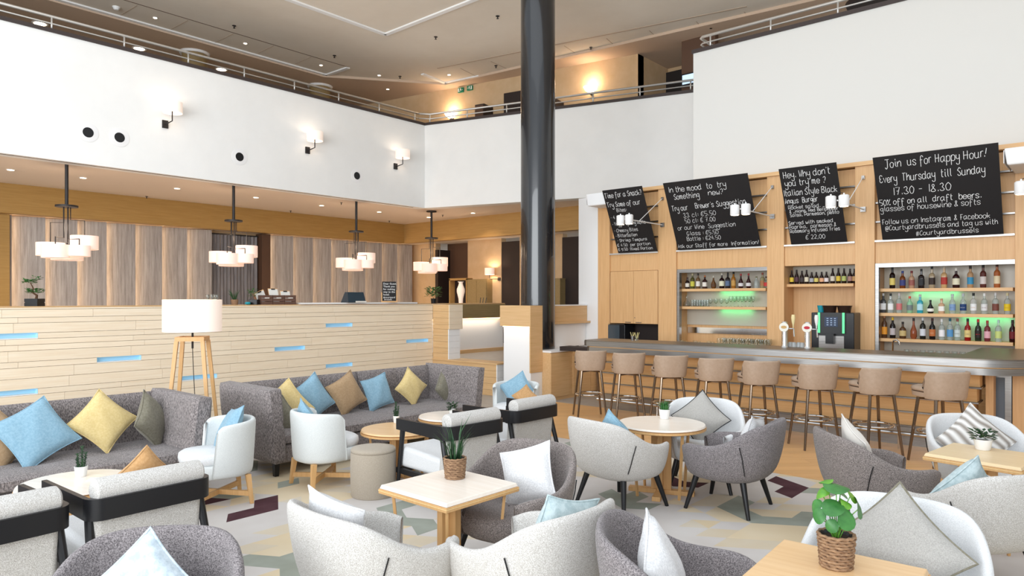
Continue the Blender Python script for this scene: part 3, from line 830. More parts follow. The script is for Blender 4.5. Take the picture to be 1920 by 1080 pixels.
# ================================================================== BAR BACK WALL
bar = bpy.data.objects.new('wall_bar_back', None); COL.objects.link(bar); bar['kind'] = 'structure'
bx = lambda px, Y=YB: onY(px, Y)[0]
XR = 1.6
obj('white_pier', MB().box(bx(1085), bx(1121), YB, YD, 0, 3.60), M['white'], bar)
obj('backing', MB().box(bx(1121), XR, YB + 0.42, YB + 0.46, 0, 3.66), M['oak'], bar)
obj('top_board', MB().box(bx(1121), XR, YB - 0.03, YD, 3.60, 3.66), M['oak_h'], bar)
pil = [(1121, 1143), (1234, 1268), (1438, 1470), (1603, 1640), (1903, 1990)]
for a, b2 in pil:
    obj('pilaster', MB().box(bx(a), bx(b2), YB, YB + 0.42, 0, 3.60), M['oak'], bar, bevel=0.004)
bays = [(1143, 1234), (1268, 1438), (1470, 1603), (1640, 1903)]
for i, (a, b2) in enumerate(bays):
    xa, xb = bx(a) + 0.002, bx(b2) - 0.002
    obj('lintel', MB().box(xa, xb, YB + 0.03, YB + 0.08, 2.2, 2.50), M['oak'], bar)
    obj('ledge', MB().box(xa, xb, YB - 0.01, YB + 0.10, 2.50, 2.525), M['steel'], bar)
    for k in range(4):
        z = 2.53 + 0.27 * k
        obj('back_panel', MB().box(xa, xb, YB + 0.10, YB + 0.12, z, z + 0.245), M['oak'], bar)
        if k: obj('ledge', MB().box(xa, xb, YB + 0.04, YB + 0.10, z - 0.022, z - 0.002), M['brushed'], bar)
    if i in (1, 3):
        obj('steel_frame', MB().box(xa, xb, YB + 0.02, YB + 0.1, 2.14, 2.198).box(xa, xa + 0.045, YB + 0.02, YB + 0.1, 0.9, 2.14), M['brushed'], bar)
    if i:
        zz = [(1.83, 1.77), (1.585, 1.53)] if i == 1 else ([(1.80, 1.75)] if i == 2 else [(1.87, 1.81), (1.46, 1.40), (1.05, 0.99)])
# shelf heights straight from the photograph planes
YS = YB + 0.12
shelves = []
def zs(px, py, Y=YS): return zat(py, onY(px, Y)[1])
s2 = [zs(1340, 541), zs(1340, 575)]
s3 = [zs(1530, 532)]
s4 = [zs(1770, 540), zs(1770, 588), zs(1770, 638)]
for i, lst in ((1, s2), (2, s3), (3, s4)):
    xa, xb = bx(bays[i][0], YS) + (0.06 if i != 2 else 0.03), bx(bays[i][1], YS) - 0.02
    for z in lst:
        sh = obj('shelf', MB().box(xa, xb, YS, YB + 0.40, z - 0.045, z), M['oak_h'], bar, bevel=0.002)
    obj('back_glass' if i != 2 else 'back_board', MB().box(xa, xb, YB + 0.40, YB + 0.415, (0.95 if i == 3 else 1.25) if i != 2 else lst[0], 2.2), M['backp'], bar)
    obj('side_panel', MB().box(xa - 0.03, xa - 0.002, YS + 0.01, YB + 0.41, 0.9, 2.14), M['oak'], bar)
    for z, on in zip(lst, (1, 1, 1)):
        if i == 2: continue
        frac = 0.6 if i == 1 else (0.42 if z == s4[0] else 0.8)
        if i == 3 and z == s4[2]: continue
        area('shelf_led', (xa + (xb - xa) * frac, YB + 0.33, z - 0.05), (R(38), 0, 0), 0.55, 0.02, 0.6, (0.1, 1.0, 0.35))
# bay 1: cupboard with two doors over a niche
xa, xb = bx(1143), bx(1234)
cb = thing('wall_cupboard', 'oak two-door wall cupboard above the small black fridge', 'cupboard', (0, 0, 0))
zt, zb = 2.2, zs(1190, 607, YB)
obj('body', MB().box(xa + 0.01, xb - 0.01, YB + 0.03, YB + 0.4, zb, zt - 0.005), M['oak'], cb)
xm = (xa + xb) / 2
for s_, (u, v) in enumerate(((xa + 0.012, xm - 0.003), (xm + 0.003, xb - 0.012))):
    d_ = obj('door', MB().box(u, v, YB + 0.008, YB + 0.029, zb + 0.005, zt - 0.01), M['oak'], cb)
    hx = v - 0.16 if s_ == 0 else u + 0.05
    obj('handle', MB().box(hx, hx + 0.11, YB - 0.012, YB + 0.007, zb + 0.02, zb + 0.03), M['brushed'], d_)
    if s_: obj('lock', MB().box(u + 0.02, u + 0.035, YB, YB + 0.007, zb + 0.10, zb + 0.115), M['chrome'], d_)
obj('mirror_strip', MB().box(bx(1290, YB + .4), bx(1438, YB + .4), YB + 0.395, YB + 0.399, zs(1360, 626, YB + .4), zs(1360, 615, YB + .4)), M['chrome'], bar)
obj('niche_back', MB().box(xa + 0.01, xb - 0.01, YB + 0.40, YB + 0.415, 0.9, zb), M['dark'], bar)
# back worktop
wt = thing('back_worktop', 'dark worktop along the back wall of the bar', 'worktop', (0, 0, 0))
obj('slab', MB().box(bx(1143) + 0.01, XR, YB - 0.45, YB - 0.005, 0.86, 0.90), M['glassd'], wt)
obj('cabinet_fronts', MB().box(bx(1143) + 0.01, XR, YB - 0.40, YB - 0.01, 0, 0.86), M['oak_h'], wt)
# white box units at both ends
for px, lab, px2 in ((1098, 'white slanted box unit beside the leftmost chalkboard', 1140), (1882, 'white slanted box unit at the right end above the bar', 1990)):
    Yb = 10.35 if px < 1500 else 10.0
    xa, xb = bx(px, Yb), bx(px2, Yb); d = onY(px, Yb)[1]
    z1 = zat(364 if px < 1500 else 278, d); z0 = zat(387 if px < 1500 else 310, d)
    t = thing('wall_box', lab, 'wall unit', (0, 0, 0))
    obj('body', MB().frust(((xa + xb) / 2, (Yb + YB) / 2, z0), ((xa + xb) / 2, (Yb + YB) / 2 + 0.0, z1), (xb - xa) / 2 - 0.03, (YB - Yb) / 2 - 0.01, (xb - xa) / 2, (YB - Yb) / 2 - 0.001), M['white'], t, bevel=0.02)
    obj('end_cap', MB().box(xa - 0.006, xa + 0.0, Yb + 0.03, YB - 0.04, z0 + 0.03, z1 - 0.02), M['white'], t)

# ---- chalkboards (single-stroke chalk handwriting; y digit: 3 baseline, 7 x-height, 9 capital, 0 descender)
GL = {'a': '47 27 06 04 13 23 45/-47 44 53', 'b': '-09 03/05 17 37 46 44 33 13 04', 'c': '46 27 17 05 04 13 33 44', 'd': '46 27 06 04 13 33 45/-49 44 53', 'e': '05 45 46 27 06 04 13 33 44',
      'f': '48 39 29 18 13 11/-06 36', 'g': '46 27 06 05 14 34 46/47 44 41 30 10 01', 'h': '-09 03/05 27 37 45 43', 'i': '-17 14 23/-19 18', 'j': '27 21 10 00/-29 28', 'k': '-09 03/-46 05/-15 43',
      'l': '-19 14 23', 'm': '-07 03/05 17 26 23/25 37 46 43 53', 'n': '-07 03/05 27 37 46 43', 'o': '27 06 04 13 33 45 46 27', 'p': '-07 00/05 17 37 46 44 33 13 04', 'q': '46 27 06 04 13 33 45/-47 40',
      'r': '-07 03/05 17 37', 's': '46 37 17 06 25 44 33 13 04', 't': '19 14 23 33/-07 37', 'u': '07 04 13 33 44/-47 43 53', 'v': '-07 23 47', 'w': '07 04 13 25 33 44 47', 'x': '-07 43/-47 03',
      'y': '07 05 14 34 45/47 41 30 10 01', 'z': '-07 47 03 43', 'A': '-03 29 43/-15 35', 'B': '-09 03/09 39 48 37 16/16 36 45 44 33 03', 'C': '48 39 18 06 04 13 33 44', 'E': '48 29 08 06 26/16 05 04 13 33 44',
      'F': '-09 49/-19 13/-06 36', 'G': '48 29 07 05 13 33 45/-25 55', 'H': '-09 03/-49 43/-06 56', 'I': '-19 13', 'J': '-09 59/39 34 22 12 03', 'M': '-03 09 25 49 43', 'N': '-03 09 43 49',
      'P': '-09 03/09 39 47 35 05', 'R': '-09 03/09 39 47 35 05/-25 43', 'S': '48 29 18 07 26 35 44 33 13 04', 'T': '-09 59/-29 23', 'V': '-09 23 49', 'W': '-09 13 27 33 49', 'Y': '-09 26 49/-26 23',
      '0': '29 07 05 13 33 45 47 29', '1': '-29 23', '2': '08 29 38 47 03/-03 43', '3': '08 29 38 37 26/26 35 44 33 13 04', '4': '-39 05 45/-37 33', '5': '-49 09 06/06 26 45 44 33 13', '7': '-09 49 23/-16 36',
      '8': '29 18 26 44 33 13 04 26 38 29', '9': '47 28 07 06 26 47/47 45 33 13', '\u20ac': '48 39 18 06 04 13 33 44/-07 37/-05 35', '.': '-13 14', ',': '-14 02', "'": '-19 18', ':': '-14 15/-16 17', '!': '-29 15/-03 04',
      '?': '08 29 38 37 25/-13 14', '-': '-06 36', '%': '-03 49/09 18 07 09/44 33 43 44', '&': '44 13 04 26 38 29 18 26 43', '@': '36 26 15 24 35/37 34 44 56 48 28 07 04 12 42', '#': '-12 28/-32 48/-06 56/-04 54', '\u00b7': '-15 16'}


def smooth(pts, n=4):
    if len(pts) < 3: return pts
    out = []
    for i in range(len(pts) - 1):
        p0 = pts[max(i - 1, 0)]; p1 = pts[i]; p2 = pts[i + 1]; p3 = pts[min(i + 2, len(pts) - 1)]
        for k in range(n):
            t = k / n
            out.append(tuple(.5 * (2 * p1[a] + (p2[a] - p0[a]) * t + (2 * p0[a] - 5 * p1[a] + 4 * p2[a] - p3[a]) * t * t + (3 * p1[a] - p0[a] - 3 * p2[a] + p3[a]) * t ** 3) for a in (0, 1)))
    return out + [pts[-1]]


def handwrite(mb, text, x0, x1, z0, cap, th, mtx):
    """write text between x0 and x1 on baseline z0 with capital height cap"""
    rd = random.Random(len(text) * 7 + int(z0 * 1000)); st = []; cx = 0.0
    for ch in text:
        if ch == ' ': cx += 3.4; continue
        dy = rd.uniform(-.2, .2); sx = rd.uniform(.92, 1.08); wmax = 0
        for pl in GL.get(ch, '-03 43').split('/'):
            st_ = pl.startswith('-'); pts = [(int(q[0]) * sx, int(q[1]) - 3 + dy) for q in pl.lstrip('-').split()]
            wmax = max(wmax, max(p[0] for p in pts))
            st.append([(cx + p[0] + p[1] * .06, p[1]) for p in (pts if st_ else smooth(pts))])
        cx += max(1.2, wmax) + 1.5
    kx = (x1 - x0) / max(cx - 1.5, 1); kz = cap / 6
    for pl in st:
        P_ = [Vector((x0 + p[0] * kx, z0 + p[1] * kz)) for p in pl]; L_ = []; R_ = []
        for i, p in enumerate(P_):
            d = (P_[min(i + 1, len(P_) - 1)] - P_[max(i - 1, 0)]); d = d.normalized() if d.length > 1e-6 else Vector((1, 0))
            n = Vector((-d.y, d.x)) * th / 2
            L_.append(mtx @ Vector((p.x + n.x, 0, p.y + n.y))); R_.append(mtx @ Vector((p.x - n.x, 0, p.y - n.y)))
        k = len(P_); mb.add(L_ + R_, [(i, i + 1, k + i + 1, k + i) for i in range(k - 1)])


def chalkboard(bl, br, lines, lab):
    """bottom rests on the ledge at YB, top leans forward; bl and br are the pixel columns of the foot"""
    xl = bx(bl, YB - 0.03); w = bx(br, YB - 0.03) - xl
    L = 1.19; tilt = math.atan2(0.52, 1.06)
    t = thing('chalkboard', lab, 'chalkboard', (xl, YB - 0.03, 2.528), 0)
    mt = Matrix.Rotation(tilt, 4, 'X')
    obj('board', MB().box(0, w, -0.012, 0.0, 0, L, mtx=mt), M['board'], t)
    obj('top_hook', MB().box(w * 0.12, w * 0.12 + 0.02, 0.0, 0.05, L - 0.05, L - 0.03, mtx=mt).box(w * 0.85, w * 0.85 + 0.02, 0.0, 0.05, L - 0.05, L - 0.03, mtx=mt), M['steel'], t)
    tm = mt @ Matrix.Translation((0, -0.0135, 0)); g = MB()
    for s_, u0, u1, v, cap in lines:
        handwrite(g, s_, u0 * w, u1 * w, (v + .008) * L, cap * L * .9, (.0068 if cap > .07 else .0052), tm)
    obj('lettering', g, M['chalk'], t)['kind'] = 'stuff'
    return t


chalkboard(1160, 1233, [('Time for a Snack?', .03, .95, .87, .085), ('Try Some of our', .03, .87, .73, .08), ('Bites:', .24, .49, .645, .06), ('\u00b7 4 Nuggets', .04, .58, .54, .06), ('\u00b7 Veggie Spring Rolls', .04, .88, .435, .06),
    ('\u00b7 Cheezy Bites', .05, .65, .33, .058), ('\u00b7 Bitterballen', .05, .6, .25, .055), ('\u00b7 Shrimp Tempura', .06, .82, .175, .05), ('\u20ac 4.50  per portion', .03, .87, .10, .05), ('\u20ac 9.50  Mixed Portion', .03, .9, .03, .05)],
    'leftmost narrow chalkboard headed Time for a Snack over the cupboard')
chalkboard(1272, 1427, [('In the mood  to  try', .05, .74, .85, .085), ('Something', .10, .41, .745, .085), ('new?', .52, .69, .755, .08), ('Try our', .04, .24, .58, .085), ("Brewer's", .335, .555, .59, .08), ('Suggestion', .59, .92, .59, .085),
    ('33 cl: \u20ac5.50', .165, .56, .475, .07), ('50 cl: \u20ac 7.00', .17, .54, .39, .07), ('or our Wine  Suggestion', .06, .76, .295, .07), ('Glass : \u20ac5.50', .16, .545, .205, .065), ('Bottle : \u20ac24.50', .145, .56, .125, .065),
    ('Ask our Staff for more  Information!', .01, .985, .025, .06)], 'chalkboard headed In the mood to try Something new, second from left')
chalkboard(1484, 1589, [("Hey. Why don't", .065, .875, .87, .09), ('you try me ?', .07, .78, .765, .085), ('Italian Style Black', .02, .95, .64, .085), ('Angus  Burger', .02, .6, .54, .075), ('Rocket salad. Olives', .06, .9, .465, .05),
    ('& Onions, Red Bellpepper', .07, .93, .415, .045), ('Salsa, Parmesan, pesto', .07, .93, .365, .048), ('Served with smoked', .02, .81, .26, .052), ('Paprika,  parmesan &', .02, .85, .205, .052), ('Rosemary infused Fries', .02, .905, .15, .052),
    ('\u20ac 22,00', .29, .63, .055, .062)], 'chalkboard with the black Angus burger menu, third from left')
chalkboard(1655, 1882, [('Join  us for Happy Hour!', .10, .91, .86, .10), ('Every  Thursday  till  Sunday', .04, .89, .69, .095), ('17.30 - 18.30', .135, .62, .535, .095), ('50% off on all  draft  beers.', .015, .85, .42, .075),
    ('glasses of housewine & softs', .015, .84, .345, .07), ('Follow us on Instagram & Facebook', .015, .905, .185, .066), ('@Courtyardbrussels and tag us with', .04, .96, .11, .064), ('#Courtyardbrussels', .3, .81, .028, .06)],
    'widest chalkboard advertising happy hour at the right end of the bar')


# ---- swing arm picture lamps
def arm_lamp(px, L, lab):
    X = bx(px)
    t = thing('arm_lamp', lab, 'lamp', (X, YB, 2.975))
    obj('wall_mount', MB().box(-0.035, 0.035, -0.03, 0, -0.035, 0.035), M['brushed'], t)
    obj('stay_mount', MB().box(-0.02, 0.02, -0.03, 0, 0.43, 0.48), M['brushed'], t)
    obj('arm', MB().tube([(0, -0.03, 0), (0, -L, 0.0)], 0.010, 8), M['white'], t, smooth='auto')
    obj('stay', MB().tube([(0, -0.03, 0.455), (0, -0.78, 0.01)], 0.006, 6), M['white'], t)
    for dx in (-0.075, 0.085):
        h = obj('lamp_head', MB().lathe([(0.062, -0.085), (0.065, -0.08), (0.065, 0.05), (0.05, 0.062), (0.01, 0.065), (0.01, 0.085)], 24, (dx, -L - 0.02)), M['white'], t, smooth='auto')
        obj('bulb', MB().lathe([(0.05, -0.089), (0.05, -0.0855)], 20, (dx, -L - 0.02)), M['glow'], h)
        spot('lamp_beam', (X + dx, YB - L - 0.02, 2.87), 5, (1, .85, .68), 100)
    obj('cable', MB().tube([(-0.075, -L - 0.02, 0.08), (-0.02, -L, 0.11), (0.03, -L, 0.10), (0.085, -L - 0.02, 0.08)], 0.005, 6), M['iron'], t)


for px, lab in ((1243, 'white twin-head arm lamp in front of the leftmost chalkboard'), (1449, 'white twin-head arm lamp in front of the Brewers Suggestion board'),
                (1619, 'white twin-head arm lamp in front of the burger menu board')):
    arm_lamp(px, 1.22, lab)
arm_lamp(1945, 1.0, 'white arm lamp at the right edge beside the happy hour board')

# ================================================================== BAR COUNTER
xl, xrr = bx(1087, 8.6), -0.62
bc = thing('bar_counter', 'long bar counter with brushed steel top and stepped oak front', 'bar counter', (0, 0, 0))


def slab_outline(y0, y1, x0, x1, r=0.5):
    pts = [(x0 + 0.12, y0), ]
    pts += [(x1 - r + r * math.sin(a), y0 + r - r * math.cos(a)) for a in [PI / 2 * k / 10 for k in range(11)]]
    pts += [(x1, y1 + 1.4), (x1 - 0.7, y1 + 1.4), (x1 - 0.7, y1), (x0, y1), (x0, y0 + 0.12)]
    return pts


for nm, z0, z1, mt_, ins in (('steel_edge', 0.905, 0.975, 'brushed', 0.03), ('wood_line', 0.976, 0.99, 'oak_h', 0.035), ('steel_edge', 0.991, 1.062, 'brushed', 0.0), ('counter_top', 1.0625, 1.075, 'steel_top', 0.004)):
    obj(nm, MB().prism(slab_outline(8.6 + ins, 9.28, xl + ins, xrr - ins), z0, z1), M[mt_], bc, smooth='auto')
xf0, xf1 = bx(1128, 8.95), bx(1838, 8.95)
for k in range(4):
    z0 = 0.235 + 0.167 * k; ins = 0.05 * (3 - k) * 0.6
    # each board leans: top further out than its foot
    y_t = 8.90 + ins; y_b = y_t + 0.035
    v = [(xf0, y_b, z0 + .012), (xf1 - ins, y_b, z0 + .012), (xf1 - ins, 9.28, z0 + .012), (xf0, 9.28, z0 + .012), (xf0, y_t, z0 + 0.160), (xf1 - ins, y_t, z0 + 0.160), (xf1 - ins, 9.28, z0 + 0.160), (xf0, 9.28, z0 + 0.160)]
    obj('front_board', MB().add(v, [(3, 2, 1, 0), (4, 5, 6, 7), (0, 1, 5, 4), (1, 2, 6, 5), (2, 3, 7, 6), (3, 0, 4, 7)]), M['oak_h'], bc)
    obj('steel_strip', MB().box(xf0, xf1 - ins + 0.015, y_b - 0.025, 9.28, z0 - 0.006, z0 + 0.010), M['brushed'], bc)
obj('plinth', MB().box(xf0, xf1 - 0.12, 9.04, 9.27, 0.012, 0.22), M['brushed'], bc)
rail = MB().tube([(xf0 + 0.05, 8.76, 0.19), (bx(1742, 8.76), 8.76, 0.19)], 0.022, 10)
obj('foot_rail', rail, M['chrome'], bc, smooth='auto')
for k in range(6):
    x = xf0 + 0.3 + k * (bx(1742, 8.76) - xf0 - 0.6) / 5
    obj('rail_post', MB().tube([(x, 8.76, 0.012), (x, 8.76, 0.17)], 0.010, 8), M['chrome'], bc)
obj('end_panel', MB().box(xf1 + 0.03, xf1 + 0.10, 9.10, 9.3, 0.012, 0.9), M['oak'], bc)
gf = thing('glass_door_fridge', 'steel framed glass door fridge under the right end of the bar counter', 'fridge', (0, 0, 0))
gx0, gx1 = bx(1861, 9.35), bx(1897, 9.35)
obj('body', MB().box(gx0, gx1, 9.38, 9.9, 0.012, 0.9), M['plas_b'], gf)
dd = obj('door', MB().box(gx0, gx0 + 0.03, 9.34, 9.38, 0.02, 0.89).box(gx1 - 0.06, gx1, 9.34, 9.38, 0.02, 0.89).box(gx0 + 0.03, gx1 - 0.06, 9.34, 9.38, 0.83, 0.89).box(gx0 + 0.03, gx1 - 0.06, 9.34, 9.38, 0.02, 0.08), M['brushed'], gf)
obj('pane', MB().box(gx0 + 0.03, gx1 - 0.06, 9.355, 9.365, 0.08, 0.83), cm((112, 122, 134), .25), dd)
obj('side_cabinet_oak', MB().box(gx1 + 0.01, -0.02, 9.32, 9.9, 0.012, 0.9), M['oak'], bc)
dbx = bx(1087, 8.9)
obj('end_drawer', MB().box(-7.07, xf0 - 0.03, 9.32, 9.6, 0.83, 0.9), M['dark'], bc)


# ---- bar stools
def make_stool():
    t = thing('bar_stool', '', 'bar stool')
    # back shell: curved, wraps 200 degrees
    outer = []; inner = []
    n = 22; zt = 1.0; zb_ = 0.72
    rows = []
    for k in range(n + 1):
        a = R(-82) + R(164) * k / n
        e = abs(k / n - 0.5) * 2
        top = .97 - max(0, (e - 0.8) / 0.2) ** 2 * 0.16
        def P(r, z):
            q = (abs(math.sin(a)) ** 3 + abs(math.cos(a)) ** 3) ** (-1 / 3)
            return (math.sin(a) * r * q, -math.cos(a) * r * q * 1.0, z)
        flare = 0.015
        rows.append([P(.150, zb_ - .03), P(.195, zb_ - .03), P(.205, zb_), P(.212 + flare * .5, .86), P(.215 + flare, top - .012), P(.207 + flare, top), P(.195 + flare, top), P(.187 + flare, top - .012), P(.182, .86), P(.172, zb_ + .02), P(.150, zb_ - .03)])
    b = MB().grid(rows)
    for end in (0, n): b.f.append(tuple((end * 11 + i) for i in range(10)) if end == 0 else tuple((end * 11 + 9 - i) for i in range(10))); b.mi.append(0)
    obj('backrest', b, M['leather'], t, smooth='auto')
    obj('seat', MB().lathe([(0.10, .752), (.185, .752), (.198, .762), (.20, .775), (.19, .795), (.15, .806), (.05, .808)], 28, (0, 0.075), pw=3), M['leather'], t, smooth=True)
    obj('seat_base', MB().lathe([(.16, .692), (.19, .70), (.196, .745)], 28, (0, 0.075), pw=3), M['leather'], t, smooth='auto')
    for sx in (-1, 1):
        for sy in (-1, 1):
            obj('leg', MB().tube([(sx * .135, sy * .13 + .02, .68), (sx * .205, sy * .19 + .02, 0.013)], [.018, .013], 8), M['bronze'], t, smooth='auto')
    obj('seat_frame', MB().tube([(-.135, -.11, .668), (.135, .15, .668)], .011, 6).tube([(.135, -.11, .668), (-.135, .15, .668)], .011, 6), M['bronze'], t)
    obj('foot_ring', MB().tube([(.195 * math.sin(2 * PI * k / 32), .02 + .185 * math.cos(2 * PI * k / 32),  .34) for k in range(32)], .012, 8, closed=True), M['chrome'], t, smooth='auto')
    return t


st = make_stool(); first = True
ords = ['first bar stool from the left, by the oak side counter', 'second bar stool from the left', 'third bar stool from the left', 'fourth bar stool from the left, behind the potted grass table', 'fourth bar stool from the right', 'third bar stool from the right', 'second bar stool from the right', 'rightmost bar stool, nearest the glass door fridge']
for px, lab in zip((1103, 1174, 1252, 1336, 1420, 1526, 1640, 1764), ords):
    X, d = onY(px - 3, 8.14)
    lab = lab.replace('bar stool', 'beige leather bar stool', 1)
    if first: st.location = (X, 8.22, 0); st.rotation_euler = (0, 0, R(46)); st['label'] = lab; st['group'] = 'beige stools along the bar'; first = False
    else: dup(st, (X, 8.22, 0), R(46 + random.uniform(-3, 3)), lab)


# ================================================================== BOTTLES AND GLASSES
PROF = {
    'round': lambda r, h: [(r * .9, 0), (r, .01), (r, h * .55), (r * .85, h * .64), (r * .42, h * .72), (r * .36, h * .9)],
    'tall': lambda r, h: [(r * .9, 0), (r, .01), (r, h * .62), (r * .8, h * .68), (r * .4, h * .74), (r * .36, h * .91)],
    'square': lambda r, h: [(r * .95, 0), (r, .008), (r, h * .58), (r * .9, h * .63), (r * .4, h * .7), (r * .38, h * .88)],
    'wide': lambda r, h: [(r * .95, 0), (r * 1.1, .01), (r * 1.15, h * .5), (r, h * .6), (r * .4, h * .7), (r * .36, h * .87)],
    'bulb': lambda r, h: [(r * .8, 0), (r * 1.25, h * .12), (r * 1.2, h * .38), (r * .6, h * .6), (r * .4, h * .7), (r * .36, h * .88)],
    'beer': lambda r, h: [(r * .92, 0), (r, .008), (r, h * .5), (r * .85, h * .6), (r * .45, h * .74), (r * .38, h * .93)],
}
DK = (34, 20, 16); AM = (120, 62, 24); CL = (226, 234, 232); GR = (40, 62, 40); RD = (150, 24, 24)


def bottle(px, topy, basey, zbase, Y, typ, body, labc, capc, label, pr=None, group=None, rr=None, scale=4.911, liquid=None):
    X, d = onY(px, Y); h = (basey - topy) / scale * d / F; h = max(.18, min(.36, h))
    r = rr or {'round': .037, 'tall': .036, 'square': .035, 'wide': .038, 'bulb': .034, 'beer': .031}[typ]
    t = thing('bottle', label, 'bottle', (X, Y, zbase + 0.0005), 0, group)
    pw = 6 if typ == 'square' else 2
    clear = sum(body) > 560
    mt_ = cm(body, 0.06, 0.75 if clear else 0.15)
    obj('glass_body', MB().lathe(PROF[typ](r, h), 16, pw=pw), mt_, t, smooth='auto')
    obj('cap', MB().lathe([(r * .42, h * .86), (r * .42, h), (r * .3, h * 1.0)], 12), cm(capc, .4), t, smooth='auto')
    if labc:
        k = 1.18 if typ == 'wide' else (1.27 if typ == 'bulb' else 1.03)
        z0, z1 = (h * .16, h * .48) if typ != 'bulb' else (h * .14, h * .36)
        obj('label', MB().lathe([(r * k, z0), (r * k, z1)], 16, pw=pw, cap=False), cm(labc, .6), t, smooth='auto')
    if pr:
        s, c = pr
        text_mesh([(s, 0, h * .29, min(.02, r * 2.3 / max(3, len(s))), 'CENTER')], cm(c, .6), t, off=0, name='print', mtx=Matrix.Translation((0, -r * (1.2 if typ == 'wide' else 1.05) - .0015, 0)))
    return t


Z = lambda X_: 1640 + X_ / 4.911
top = [(163, 180, 'tall', DK, (222, 200, 110), (30, 30, 30), 'dark bottle with yellow label, left end of the top right-hand shelf'),
       (257, 217, 'round', AM, (60, 66, 120), (40, 60, 130), 'amber bottle with blue cap on the top right-hand shelf'),
       (341, 217, 'round', (190, 150, 120), (150, 90, 80), (120, 40, 40), 'short whisky bottle with dark red cap on the top right-hand shelf'),
       (430, 200, 'square', DK, (40, 40, 42), (20, 20, 20), 'square brown bottle with black label on the top right-hand shelf'),
       (528, 177, 'square', (170, 150, 120), (50, 36, 30), (30, 30, 30), 'square whisky bottle with slanted black label'),
       (640, 172, 'square', (200, 160, 110), (170, 50, 40), (200, 190, 170), 'square whisky bottle with slanted red label'),
       (750, 195, 'wide', (52, 22, 24), (225, 218, 190), (230, 225, 215), 'wide dark bottle with cream shield label and white cap'),
       (881, 175, 'tall', (190, 150, 110), (60, 140, 180), (40, 34, 30), 'whisky bottle with cream and blue label'),
       (999, 165, 'tall', (96, 52, 46), (210, 200, 195), (22, 22, 22), 'dark red whisky bottle with pale label and black cap'),
       (1127, 155, 'tall', (176, 100, 56), (224, 206, 170), (70, 34, 26), 'amber whisky bottle with tall cream label, right end of top shelf')]
for x, ty, typ, body, lc, cc, lab in top:
    bottle(Z(x), ty, 378, s4[0], YB + 0.2, typ, body, lc, cc, lab, group='bottles on the top right-hand shelf')
mid = [(80, 430, 'square', (70, 70, 72), (225, 225, 225), (200, 200, 200), 'black and white diamond patterned bottle, left end of middle shelf', None),
       (148, 432, 'square', CL, (238, 238, 236), (40, 40, 42), 'clear square bottle with small white label on the middle shelf', None),
       (226, 428, 'tall', CL, (210, 120, 120), (210, 200, 200), 'clear gin bottle with red and white label on the middle shelf', None),
       (323, 455, 'round', (150, 200, 160), (120, 130, 130), (220, 90, 60), 'pale green round bottle with orange cap on the middle shelf', None),
       (419, 437, 'square', (40, 160, 180), (180, 220, 230), (190, 190, 190), 'turquoise blue gin bottle with tall pale label', None),
       (514, 487, 'bulb', (26, 28, 30), (236, 234, 225), (20, 20, 20), 'short black bottle with white diamond label', None),
       (616, 473, 'square', (205, 165, 130), (240, 236, 230), (190, 140, 100), 'small square bottle with copper cap and white label', None),
       (716, 430, 'round', CL, (130, 160, 200), (190, 195, 200), 'clear vodka bottle with pale blue lettering', ('ABSOLUT', (60, 90, 150))),
       (815, 425, 'round', CL, (30, 60, 110), (190, 195, 200), 'clear vodka bottle with dark blue label band', ('ABSOLUT', (235, 235, 235))),
       (910, 418, 'tall', (240, 240, 240), (236, 236, 236), (20, 20, 20), 'opaque white rum bottle with black cap and palm motif', ('MALIBU', (200, 130, 60))),
       (1010, 420, 'tall', CL, (225, 225, 225), (235, 235, 235), 'clear rum bottle with white label and dark round emblem', ('BACARDI', (120, 40, 50))),
       (1113, 413, 'tall', CL, (120, 70, 60), (210, 210, 210), 'clear rum bottle with round brown label', None),
       (1222, 413, 'tall', CL, (228, 196, 40), (210, 200, 160), 'clear rum bottle with bright yellow label, right end of middle shelf', ('Havana', (170, 40, 40)))]
for x, ty, typ, body, lc, cc, lab, pr in mid:
    bottle(Z(x), ty, 610, s4[1], YB + 0.2, typ, body, lc, cc, lab, pr, 'bottles on the middle right-hand shelf')
